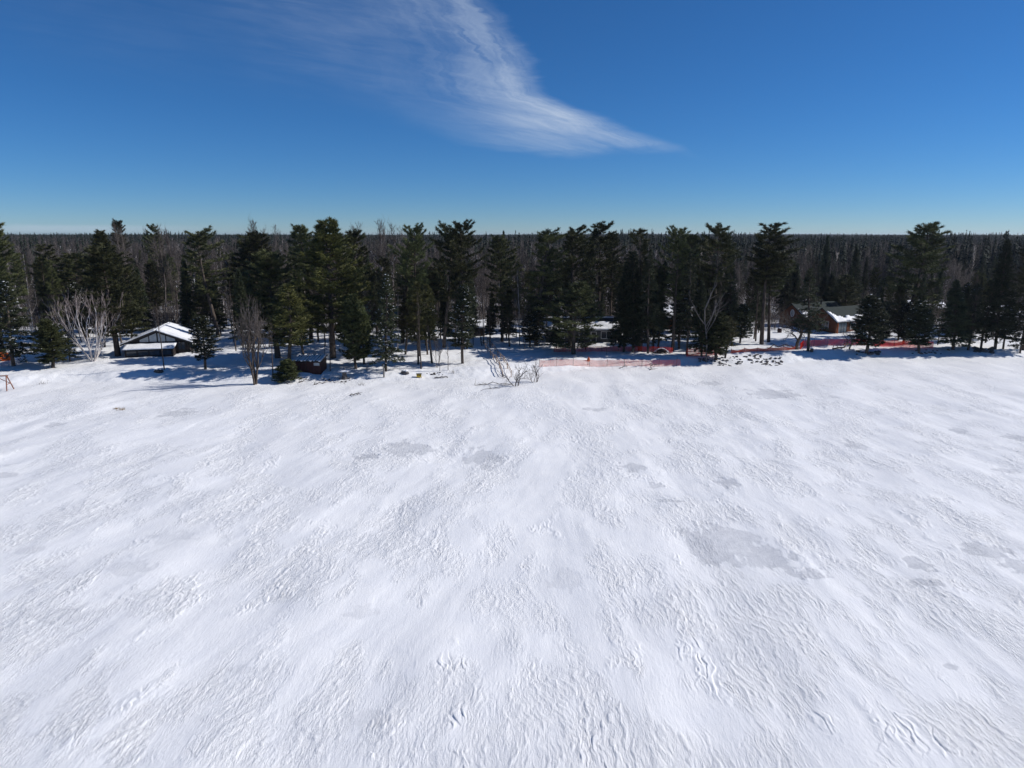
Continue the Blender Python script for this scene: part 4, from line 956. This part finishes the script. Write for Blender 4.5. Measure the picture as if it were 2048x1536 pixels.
T('pine_crowned', 1345, 702, 450, 30, 'dense pine with a bushy square top, thick trunk behind the dark wood pile')
T('pine_tall', 1388, None, 465, 26, 'narrow pine top left of the umbrella-topped pine', depth=142)
T('pine_crowned', 1426, 700, 445, 40, 'umbrella-topped pine behind the dead grey snag')
T('pine_slender', 1523, 688, 444, 36, 'lone high-crowned pine on bare stems left of the red-brown house')
T('pine_slender', 1537, 684, 492, 30, 'shorter high-crowned pine leaning on the lone high-crowned pine left of the red-brown house')
T('pine_mixed_2', 1832, None, 443, 46, 'tall layered pine standing alone above the right-hand woods', depth=140)
T('pine_tall', 2046, 700, 452, 30, 'dark pine cut by the right edge of the view')
T('spruce_spire', 2015, None, 461, 7, 'tiny far spruce tip on the skyline near the right edge', depth=330)
# -------- shore trees, left to right
T('spruce_snowy', 27, 732, 560, 46, 'snow-flecked spruce beside the orange tarpaulin')
T('cedar', 106, 736, 636, 36, 'round green cedar on the open snow left of the white birch')
T('spruce_snowy', 140, 722, 640, 18, 'small snow-flecked spruce tucked between the green cedar and the white birch')
T('birch_clump', 186, 722, 570, 32, 'white birch with many fanned bare stems left of the gabled cabin')
T('bare_tall', 337, 672, 482, None, 'tall leafless tree with a dark trunk rising just behind the gabled cabin')
T('pole', 329, 739, 612, None, 'thin straight trunk right in front of the gabled cabin porch')
T('fir_oval', 411, 739, 628, 34, 'snow-dusted fir on a bare stem at the right corner of the gabled cabin')
T('spruce_spire', 381, 676, 520, 16, 'thin dark spruce behind the gabled cabin roof, in front of snowy twigs')
T('bare_fan', 510, 769, 584, None, 'fan-shaped bare tree at the shore edge casting long branch shadows')
T('pole', 546, 757, 636, None, 'slim dead pole tree between the fan-shaped bare tree and the red shed')
T('pine_young', 577, 742, 566, 44, 'olive green young pine standing at the left wall of the red shed')
T('cedar_low', 574, 760, 716, 32, 'low cedar bush with snow on it in front of the red shed')
T('pine_young', 610, 728, 590, 28, 'thin olive pine directly behind the red shed')
T('pole', 661, 742, 640, None, 'thin dark trunk just right of the red shed')
T('pole', 650, 730, 650, None, 'thin dark trunk set back behind the red shed corner')
T('cedar', 712, 738, 585, 30, 'dark cedar on several stems behind the round stone table')
T('cedar', 728, 728, 600, 26, 'second cedar of the clump behind the round stone table')
T('spruce_snowy', 772, 743, 545, 32, 'snow-flecked spruce beside the two grey posts')
T('pine_young', 811, 709, 590, 22, 'young pine set back between the snow-flecked spruce and the paired trunks')
T('pine_young', 837, 729, 560, 24, 'left one of two close trunks behind the yellow box')
T('pole', 842, 738, 590, None, 'bare dead trunk beside a young pine behind the yellow box')
T('spruce_thin', 855, 709, 560, 22, 'thin spruce set back behind the yellow box')
T('pine_young', 864, 726, 565, 24, 'young pine behind the log lying on the snow')
T('bare_small', 874, 735, 658, None, 'small leafless tree with two stems above the lying log')
T('sapling', 880, 742, 700, None, 'thinnest bare sapling above the lying log')
T('sapling', 896, 741, 688, None, 'leaning bare sapling right of the lying log')
T('fir_oval', 925, 727, 568, 36, 'snow-flecked fir with a clean pale trunk left of the plank stairs')
T('spruce_thin', 934, 697, 540, 22, 'thin spruce set back left of the plank stairs')
T('spruce_thin', 1019, 693, 600, 20, 'small spruce right behind the top of the plank stairs')
T('birch_pale', 1040, 690, 540, None, 'pale birch with a crooked white limb left of the three wind-combed pines')
T('fir_oval', 1060, 694, 628, 22, 'short snowy fir beside the far end of the pink fence')
T('spruce_snowy', 1074, 690, 600, 24, 'snowy spruce next to the short snowy fir')
T('bare_snowy', 1092, 684, 560, None, 'leafless tree with snow along its limbs behind the short snowy fir')
T('pine_bushy', 1147, 708, 560, 56, 'wide dark bushy pine in front of the grey cottage')
T('sapling', 1213, 710, 676, None, 'thin bare sapling in front of the grey cottage window')
T('spruce_dense', 1248, 704, 520, 30, 'black-green spruce at the right corner of the grey cottage')
T('spruce_dense', 1266, 705, 500, 30, 'black-green spruce in the dark clump, first left of the blue toilet cabin')
T('spruce_thin', 1296, 707, 505, 28, 'black-green spruce on a bare lower trunk right of the blue toilet cabin')
T('spruce_dense', 1306, 697, 530, 26, 'black-green spruce left of the orange-brown house, deepest of the dark clump')
T('spruce_thin', 1316, 698, 520, 22, 'thin spruce in front of the orange-brown house, behind the dark wood pile')
T('spruce_thin', 1373, 710, 500, 26, 'tall thin spruce whose trunk stands at the left end of the bright red netting')
T('spruce_dense', 1403, 713, 560, 24, 'dark spruce with its trunk against the bright red netting')
T('snag', 1412, 724, 546, None, 'grey dead snag with forked limbs rising over the shore rocks')
T('cedar', 1432, 720, 622, 34, 'yellowish green cedar leaning over the shore rocks under the snag')
T('pine_young', 1450, 716, 632, 30, 'low olive pine right of the dead grey snag')
T('spruce_thin', 1456, 690, 520, 24, 'thin spruce set back right of the umbrella-topped pine')
T('cedar_dark', 1480, 686, 606, 24, 'dark round-topped cedar left of the high-crowned pine stems')
T('pole', 1511, 683, 520, None, 'bare stem left of the high-crowned pine')
T('bare_low', 1595, 699, 604, None, 'low wide bare tree with a thick short trunk behind the red netting')
T('spruce_thin', 1616, 702, 536, 32, 'slim dark spruce standing in front of the red-brown house')
T('cedar_dark', 1733, 707, 588, 38, 'dark cedar rising from a heap of stones at the right part of the shore')
T('bare_low', 1700, 699, 655, None, 'small leaning bare tree at the edge of the shaded ground left of the stone heap')
T('cedar_dark', 1766, 684, 606, 24, 'dark cedar behind the shaded netting, nearest to the stone heap')
T('cedar_dark', 1806, 687, 604, 26, 'dark cedar in the middle of the row behind the shaded netting')
T('cedar_dark', 1838, 703, 606, 32, 'dark cedar in front of the last panels of the shaded netting')
T('pole', 1875, 690, 590, None, 'thin bare stem just past the end of the shaded netting')
T('spruce_dense', 1906, 699, 558, 34, 'dark dense spruce behind the leaning white birch stem')
T('spruce_thin', 1936, 700, 566, 26, 'thin spruce with reddish dead twigs right of the dark dense spruce')
T('spruce_dense', 1990, 698, 477, 34, 'tallest dark spruce near the right edge')
T('spruce_thin', 1962, 696, 560, 24, 'thin spruce left of the tallest dark spruce near the right edge')
T('fir_oval', 2006, 698, 600, 24, 'round dark fir at the foot of the tallest dark spruce')
T('spruce_snowy', 2040, 706, 575, 22, 'snow-flecked spruce close to the right edge')
T('spruce_dense', 1661, None, 470, 15, 'dark spruce taller than the woods behind the red-brown house', depth=205)
T('spruce_dense', 1582, None, 520, 18, 'dark spruce behind the gable of the red-brown house', depth=172)
T('spruce_dense', 1600, None, 526, 18, 'second dark spruce behind the gable of the red-brown house', depth=176)
T('spruce_dense', 1680, None, 545, 24, 'dark spruce right behind the green roof', depth=170)
T('spruce_dense', 1722, None, 490, 16, 'narrow dark spruce above the right end of the green roof', depth=195)
T('pine_bushy', 1705, None, 548, 34, 'bushy dark pine behind the right end of the green roof', depth=165)
T('shrub_wide', 1032, 772, 720, None, 'larger twiggy shrub on the lake ice below the plank stairs')
T('shrub', 1070, 765, 722, None, 'smaller twiggy shrub at the left end of the pale netting')

# -------- the woods behind: single trees up to 235 m away, then one mass
KEEP = [(300, 660, 62), (1175, 650, 50), (1640, 640, 95), (1360, 645, 45), (745, 625, 26), (945, 658, 26), (1880, 605, 35), (2030, 622, 35)]
SIGHT = [(1322, 1349, 150), (1376, 1403, 150), (1858, 1904, 165), (2002, 2046, 156), (1176, 1236, 132), (1545, 1730, 160)]
def blocked(x, y, z):
    px = 1024+FPX*x/y
    if any(a < px < b and 120 < y < d for a, b, d in SIGHT): return True
    # nothing on the open snow around the cottages
    for (cx, cy, rad) in BLD:
        if math.hypot(x-cx, y-cy) < rad: return True
    return any(math.hypot(x-a, y-b) < 1.7 for a, b in TREES)
def woods():
    rng = random.Random(4)
    zones = [(-9, -.36, 'behind the gabled cabin'), (-.36, -.06, 'behind the red shed'), (-.06, .2, 'behind the grey cottage'), (.2, .36, 'behind the orange-brown house'), (.36, 9, 'behind the red-brown house')]
    kinds = dict(bare_round=('leafless grey-brown tree standing in the woods ', 'leafless trees in the woods '), spruce=('dark spruce standing among leafless trees ', 'spruces in the woods '), pine=('dark pine standing among leafless trees ', 'pines in the woods '),
                 birch=('pale-stemmed leafless birch standing in the woods ', 'birches in the woods '))
    n = dict(bare=0, spruce=0, pine=0, birch=0); cap = dict(bare=220, spruce=190, pine=70, birch=40)
    tries = 0
    while tries < 12000 and sum(n.values()) < 640:
        tries += 1
        y = 146+96*rng.random()**1.25; k = rng.uniform(-.86, .86); x = y*k; z = gz(x, y)
        px = 1024+FPX*k
        if y < 158 and pn(x/22, y/16, 77) < -.1: continue
        if blocked(x, y, z): continue
        right = k > .2
        r = rng.random()
        kind = 'spruce' if r < (.40 if right else .30) else 'pine' if r < (.44 if right else .40) else 'birch' if r < .52 and rng.random() < .4 else 'bare'
        if n[kind] >= cap[kind]: continue
        n[kind] += 1
        hs = 1.0 if not right else .86
        zn = next(zz[2] for zz in zones if zz[0] <= k < zz[1])
        if kind == 'bare': key = rng.choice(['bare_oaky', 'bare_tall', 'bare_wide', 'bare_crooked', 'bare_forked', 'bare_snowy', 'bare_oaky' if y > 190 else 'bare_snowy']); H = rng.uniform(11.5, 17.5)*hs; lk = 'bare_round'
        elif kind == 'birch': key = 'birch_pale'; H = rng.uniform(12, 17)*hs; lk = 'birch'
        elif kind == 'spruce': key = rng.choice(['spruce_dense', 'spruce_spire', 'spruce_thin']); H = rng.uniform(9, 16.5)*hs; lk = 'spruce'
        else: key = rng.choice(['pine_mixed_0', 'pine_full', 'pine_slender', 'pine_mixed_4']); H = rng.uniform(12, 17)*hs; lk = 'pine'
        # leafless crowns that reach above the skyline in the photo
        if kind == 'bare' and (250 < px < 420 or 520 < px < 590 or 700 < px < 810) and y > 160 and rng.random() < .5: H = 21.2+rng.uniform(0, 2.6); key = rng.choice(['bare_tall', 'bare_round'])
        look = dict(bare_round='round-headed leafless tree', bare_oaky='rounded leafless tree', bare_crooked='crooked leafless tree', bare_tall='tall narrow leafless tree', bare_wide='wide spreading leafless tree', bare_forked='forked leafless tree', bare_snowy='snow-lined leafless tree', birch_pale='pale-stemmed leafless birch',
                    spruce_dense='dense dark spruce', spruce_spire='thin spire-like spruce', spruce_thin='thin bare-footed spruce', pine_mixed_0='ragged pine', pine_mixed_4='thin-topped pine', pine_full='broad dark pine', pine_slender='slender high-crowned pine')[key]
        if kind in ('bare', 'birch') and H > 20: look = 'leafless skyline tree'
        dist = 'at the edge of the woods' if y < 172 else 'inside the woods' if y < 208 else 'deep in the woods'
        tree(key, (x, y, z), H, None, look+' '+dist+' '+zn, look+'s '+dist+' '+zn)
woods()
def shore_row():
    # conifers that close the gaps between the named shore pines, in front of the leafless woods
    rng = random.Random(12); done = 0
    while done < 104:
        px = rng.uniform(390, 1530) if rng.random() < .72 else rng.choice((rng.uniform(50, 255), rng.uniform(1740, 2046)))
        x, y, z = col(px, rng.uniform(127 if px < 1600 else 135, 150))
        if blocked(x, y, z) or any(abs(px-c) < w and y < d for c, w, d in ((325, 78, 158), (1207, 28, 131), (1336, 13, 150), (1390, 13, 150), (1645, 115, 165), (425, 30, 140), (1000, 12, 150), (1495, 22, 150))): continue
        r = rng.random(); key = 'spruce_thin' if r < .3 else 'spruce_dense' if r < .5 else 'pine_slender' if r < .65 else 'pine_mixed_%d' % rng.randrange(5) if r < .85 else 'fir_oval'
        zone = 'behind the gabled cabin' if px < 480 else 'between the red shed and the plank stairs' if px < 990 else 'around the grey cottage' if px < 1300 else 'behind the riprap and the snag' if px < 1550 else 'near the right edge'
        if px < 250: zone = 'behind the white birch'
        kind = 'dark pine' if key[:4] == 'pine' else 'dark fir' if key[:3] == 'fir' else 'dark spruce'
        tree(key, (x, y, z), rng.uniform(8, 15.5) if key[:4] != 'pine' else rng.uniform(12, 17), None, ('slender ' if key == 'pine_slender' else 'thin ' if key == 'spruce_thin' else '')+kind+' filling the shadowed stand '+zone, kind+'s filling the stand '+zone); done += 1
shore_row()
def shore_bare():
    # grey leafless trees mixed into the shore stand
    rng = random.Random(21); done = 0
    while done < 70:
        px = rng.uniform(30, 1540) if rng.random() < .75 else rng.uniform(1720, 2040)
        x, y, z = col(px, rng.uniform(122 if px < 1600 else 135, 150))
        if blocked(x, y, z) or any(abs(px-c) < w for c, w in ((318, 74), (1207, 26), (1336, 13), (1390, 13), (425, 22), (1000, 10), (1495, 16))): continue
        key = rng.choice(['bare_oaky', 'bare_crooked', 'bare_snowy', 'bare_tall', 'birch_pale', 'pole']); zone = next(n for e, n in ((270, 'near the white birch'), (640, 'around the red shed'), (990, 'near the yellow box'), (1300, 'around the grey cottage'), (1600, 'near the dead snag'), (9999, 'near the right edge')) if px < e)
        look = dict(bare_oaky='rounded grey leafless tree', bare_crooked='crooked grey leafless tree', bare_tall='narrow grey leafless tree', bare_snowy='snow-lined leafless tree', bare_forked='forked grey leafless tree', birch_pale='pale-stemmed birch', pole='thin bare-stemmed tree')[key]
        tree(key, (x, y, z), rng.uniform(7, 14.5), None, look+' among the shore conifers '+zone, look+'s on the shore '+zone); done += 1
shore_bare()

def instanced_mass(name, patches, pts, label):
    """one object: patches of vegetation and the points they stand on, put together by geometry nodes"""
    sp = Soup(); ids = []; mats_ = []; fm = []
    for k, (soups) in enumerate(patches):
        for (s, mname) in soups:
            n0 = sp.n; v = np.concatenate(s.v); base = sp.n
            for f in s.f3: sp.f3.append(f+base)
            sp.v.append(v); sp.n += len(v); ids.append(np.full(len(v), k+1)); nf = sum(len(f) for f in s.f3)
            if mname not in mats_: mats_.append(mname)
            fm.append(np.full(nf, mats_.index(mname)))
    P = np.array([p[:3] for p in pts], np.float32); sp.v.append(P); ids.append(np.zeros(len(P), int))
    me = sp.mesh(name, [M[m] for m in mats_])
    me.polygons.foreach_set('material_index', np.concatenate(fm).astype(np.int32))
    nv = len(me.vertices)
    def attr(nm, typ, arr):
        a = me.attributes.new(nm, typ, 'POINT'); a.data.foreach_set('value' if typ != 'FLOAT_VECTOR' else 'vector', arr)
    idv = np.concatenate(ids); attr('patch', 'INT', idv.astype(np.int32))
    pad = nv-len(P)
    which = np.concatenate([np.zeros(pad), [p[3] for p in pts]]).astype(np.int32); attr('pick', 'INT', which)
    rot = np.zeros((nv, 3), np.float32); rot[pad:, 2] = [p[4] for p in pts]; attr('turn', 'FLOAT_VECTOR', rot.ravel())
    sc = np.ones((nv, 3), np.float32); sc[pad:] = [p[5] for p in pts]; attr('size', 'FLOAT_VECTOR', sc.ravel())
    o = bpy.data.objects.new(name, me); link(o); props(o, label, None, None, 'stuff')
    g = bpy.data.node_groups.new(name, 'GeometryNodeTree')
    g.interface.new_socket('Geometry', in_out='INPUT', socket_type='NodeSocketGeometry'); g.interface.new_socket('Geometry', in_out='OUTPUT', socket_type='NodeSocketGeometry')
    N = g.nodes; gi = N.new('NodeGroupInput'); go = N.new('NodeGroupOutput')
    def na(nm, typ):
        a = N.new('GeometryNodeInputNamedAttribute'); a.data_type = typ; a.inputs['Name'].default_value = nm; return a.outputs[0]
    pid = na('patch', 'INT')
    def sep(val):
        c = N.new('FunctionNodeCompare'); c.data_type = 'INT'; c.operation = 'EQUAL'; g.links.new(pid, c.inputs[2]); c.inputs[3].default_value = val
        s = N.new('GeometryNodeSeparateGeometry'); s.domain = 'POINT'; g.links.new(gi.outputs[0], s.inputs[0]); g.links.new(c.outputs[0], s.inputs[1]); return s.outputs[0]
    g2i = N.new('GeometryNodeGeometryToInstance')
    for k in range(len(patches), 0, -1): g.links.new(sep(k), g2i.inputs[0])      # a multi-input lists the newest link first
    m2p = N.new('GeometryNodeMeshToPoints'); g.links.new(sep(0), m2p.inputs[0])
    ip = N.new('GeometryNodeInstanceOnPoints'); g.links.new(m2p.outputs[0], ip.inputs['Points']); g.links.new(g2i.outputs[0], ip.inputs['Instance'])
    ip.inputs['Pick Instance'].default_value = True
    g.links.new(na('pick', 'INT'), ip.inputs['Instance Index'])
    er = N.new('FunctionNodeEulerToRotation'); g.links.new(na('turn', 'FLOAT_VECTOR'), er.inputs[0]); g.links.new(er.outputs[0], ip.inputs['Rotation'])
    g.links.new(na('size', 'FLOAT_VECTOR'), ip.inputs['Scale']); g.links.new(ip.outputs[0], go.inputs[0])
    md = o.modifiers.new('stand', 'NODES'); md.node_group = g
    return o

def far_patch(seed, n_bare, n_con, size, hb=(11, 16.5), hc=(11, 20.5), nb=60):
    rng = np.random.RandomState(seed); wood = Soup(); con = Soup(); pale = Soup()
    for i in range(n_bare):
        x, y = rng.uniform(-size/2, size/2, 2); H = rng.uniform(*hb); S = pale if rng.rand() < .05 else wood
        S.cones([[x, y, 0]], [[x+rng.normal(0, .3), y+rng.normal(0, .3), H]], .13)
        z = H*rng.uniform(.35, .97, nb); a = rng.uniform(0, 6.28, nb); L = (H*.26)*(1-z/H)**.5*rng.uniform(.5, 1.2, nb)+.3
        p0 = np.stack([x+0*z, y+0*z, z], 1); d = np.stack([np.cos(a)*.6, np.sin(a)*.6, .85+0*z], 1); p1 = p0+d*L[:, None]
        S.cones(p0, p1, .05)
        e = rng.uniform(.3, 1, (3*nb, 1)); q0 = np.repeat(p0, 3, 0)+(np.repeat(p1-p0, 3, 0))*e
        wood.cones(q0, q0+(np.repeat(d, 3, 0)+rng.normal(0, .5, (3*nb, 3)))*np.repeat(L, 3)[:, None]*.42, .026)
    for i in range(n_con):
        x, y = rng.uniform(-size/2, size/2, 2); H = rng.uniform(*hc); R0 = H*rng.uniform(.10, .15); m = 130
        t = rng.rand(m)**.8; z = H*(.12+.88*t); a = rng.uniform(0, 6.28, m); r = R0*(1-t)*rng.uniform(.7, 1.1, m)+.12
        c = np.stack([x+.25*r*np.cos(a), y+.25*r*np.sin(a), z], 1); d = np.stack([np.cos(a), np.sin(a), -.35+0*a], 1)*r[:, None]
        s = np.stack([-np.sin(a), np.cos(a), 0*a], 1)*(.22+.22*r)[:, None]
        v = np.stack([c+[0, 0, .35], c+d+s, c+d-s], 1).reshape(-1, 3); con.add(v, np.arange(3*m).reshape(-1, 3))
        con.cones([[x, y, H*.5]], [[x, y, H+.5]], .25)
    out = [(wood, 'far_twig'), (con, 'far_needles')]
    if pale.n: out.append((pale, 'birch'))
    return out
M['far_twig'] = mottled('far_twig', (.052, .045, .042), (.098, .086, .083), .05, .9, .1)
M['far_needles'] = mottled('far_needles', (.018, .026, .020), (.034, .045, .032), .05, .8, .15)
def far_woods():
    rng = random.Random(9); S = 30.
    patches = [far_patch(1, 46, 6, S), far_patch(2, 44, 5, S), far_patch(3, 30, 24, S), far_patch(4, 14, 44, S)]
    pts = []
    def ring(y0, y1, cell, sxy):
        y = y0
        while y < y1:
            w = y*.92+40; k = int(2*w/cell)+1
            for i in range(k):
                x = -w+(i+.5)*cell+rng.uniform(-.2, .2)*cell; yy = y+rng.uniform(-.25, .25)*cell
                rt = sst(-.05, .35, x/yy)*.34
                f = float(pn(x/180, yy/260, 60))*.5+.5
                r = rng.random()
                q = 3 if r < .04+rt*.45+max(0, f-.62)*1.2 else 2 if r < .22+rt*1.4+(f-.5)*.4 else rng.choice((0, 1))
                if y > 1800: q = 3 if r < .45 else 2
                zs = rng.uniform(.84, 1.14)*(1. if x/yy < .2 else .92)
                zs *= rng.uniform(1., 1.12) if q == 3 and yy < 1500 else 1.
                pts.append((x, yy, gz(x, yy)-.1, q, rng.choice((0, 1, 2, 3))*math.pi/2, (sxy, sxy, zs)))
            y += cell
    ring(248, 800, 27., 1.); ring(800, 1700, 44., 1.55); ring(1700, 3300, 80., 2.7); ring(3300, 6500, 150., 5.)
    instanced_mass('far_forest', patches, pts, 'leafless and evergreen forest stretching flat to the horizon')
far_woods()
def undergrowth():
    rng = random.Random(3); nr = np.random.RandomState(3); P = []
    for s in range(3):
        w = Soup(); n = 26; b = np.stack([nr.normal(0, .9, n), nr.normal(0, .9, n), 0*np.arange(n)], 1)
        t = b+np.stack([nr.normal(0, .5, n), nr.normal(0, .5, n), nr.uniform(1.2, 4., n)], 1); w.cones(b, t, .022)
        e = nr.uniform(.25, .95, (n*7, 1)); B = np.repeat(b, 7, 0); D = np.repeat(t-b, 7, 0); q = B+D*e
        w.cones(q, q+nr.normal(0, .4, q.shape)+[0, 0, .35], .012); P.append([(w, 'twig')])
    pts = []
    while len(pts) < 3800:
        y = 146+104*rng.random()**1.2; x = y*rng.uniform(-.9, .9)
        if y < 158 and pn(x/14, y/9, 78) < .05: continue
        if any(math.hypot(x-cx, y-cy) < r for cx, cy, r in BLD): continue
        k = rng.uniform(.7, 1.3); pts.append((x, y, gz(x, y)-.05, rng.choice((0, 1, 2)), rng.uniform(0, 6.28), (k, k, k)))
    instanced_mass('undergrowth', P, pts, 'thin brown brush growing under the trees behind the cottages')
undergrowth()

def haze():
    m = bpy.data.materials.new('haze'); m.use_nodes = True; T = NT(m.node_tree)
    v = T.n('ShaderNodeVolumePrincipled', Color=(.80, .88, 1., 1), Density=HAZE); v.inputs['Anisotropy'].default_value = .3
    T.n('ShaderNodeOutputMaterial', Volume=v.outputs[0])
    o = MB().box(-9500, 9500, -9500, 9500, -9, 46).build('haze', m); props(o, 'thin blue air between the shore and the horizon', None, None, 'stuff')
HAZE = .00006
haze()
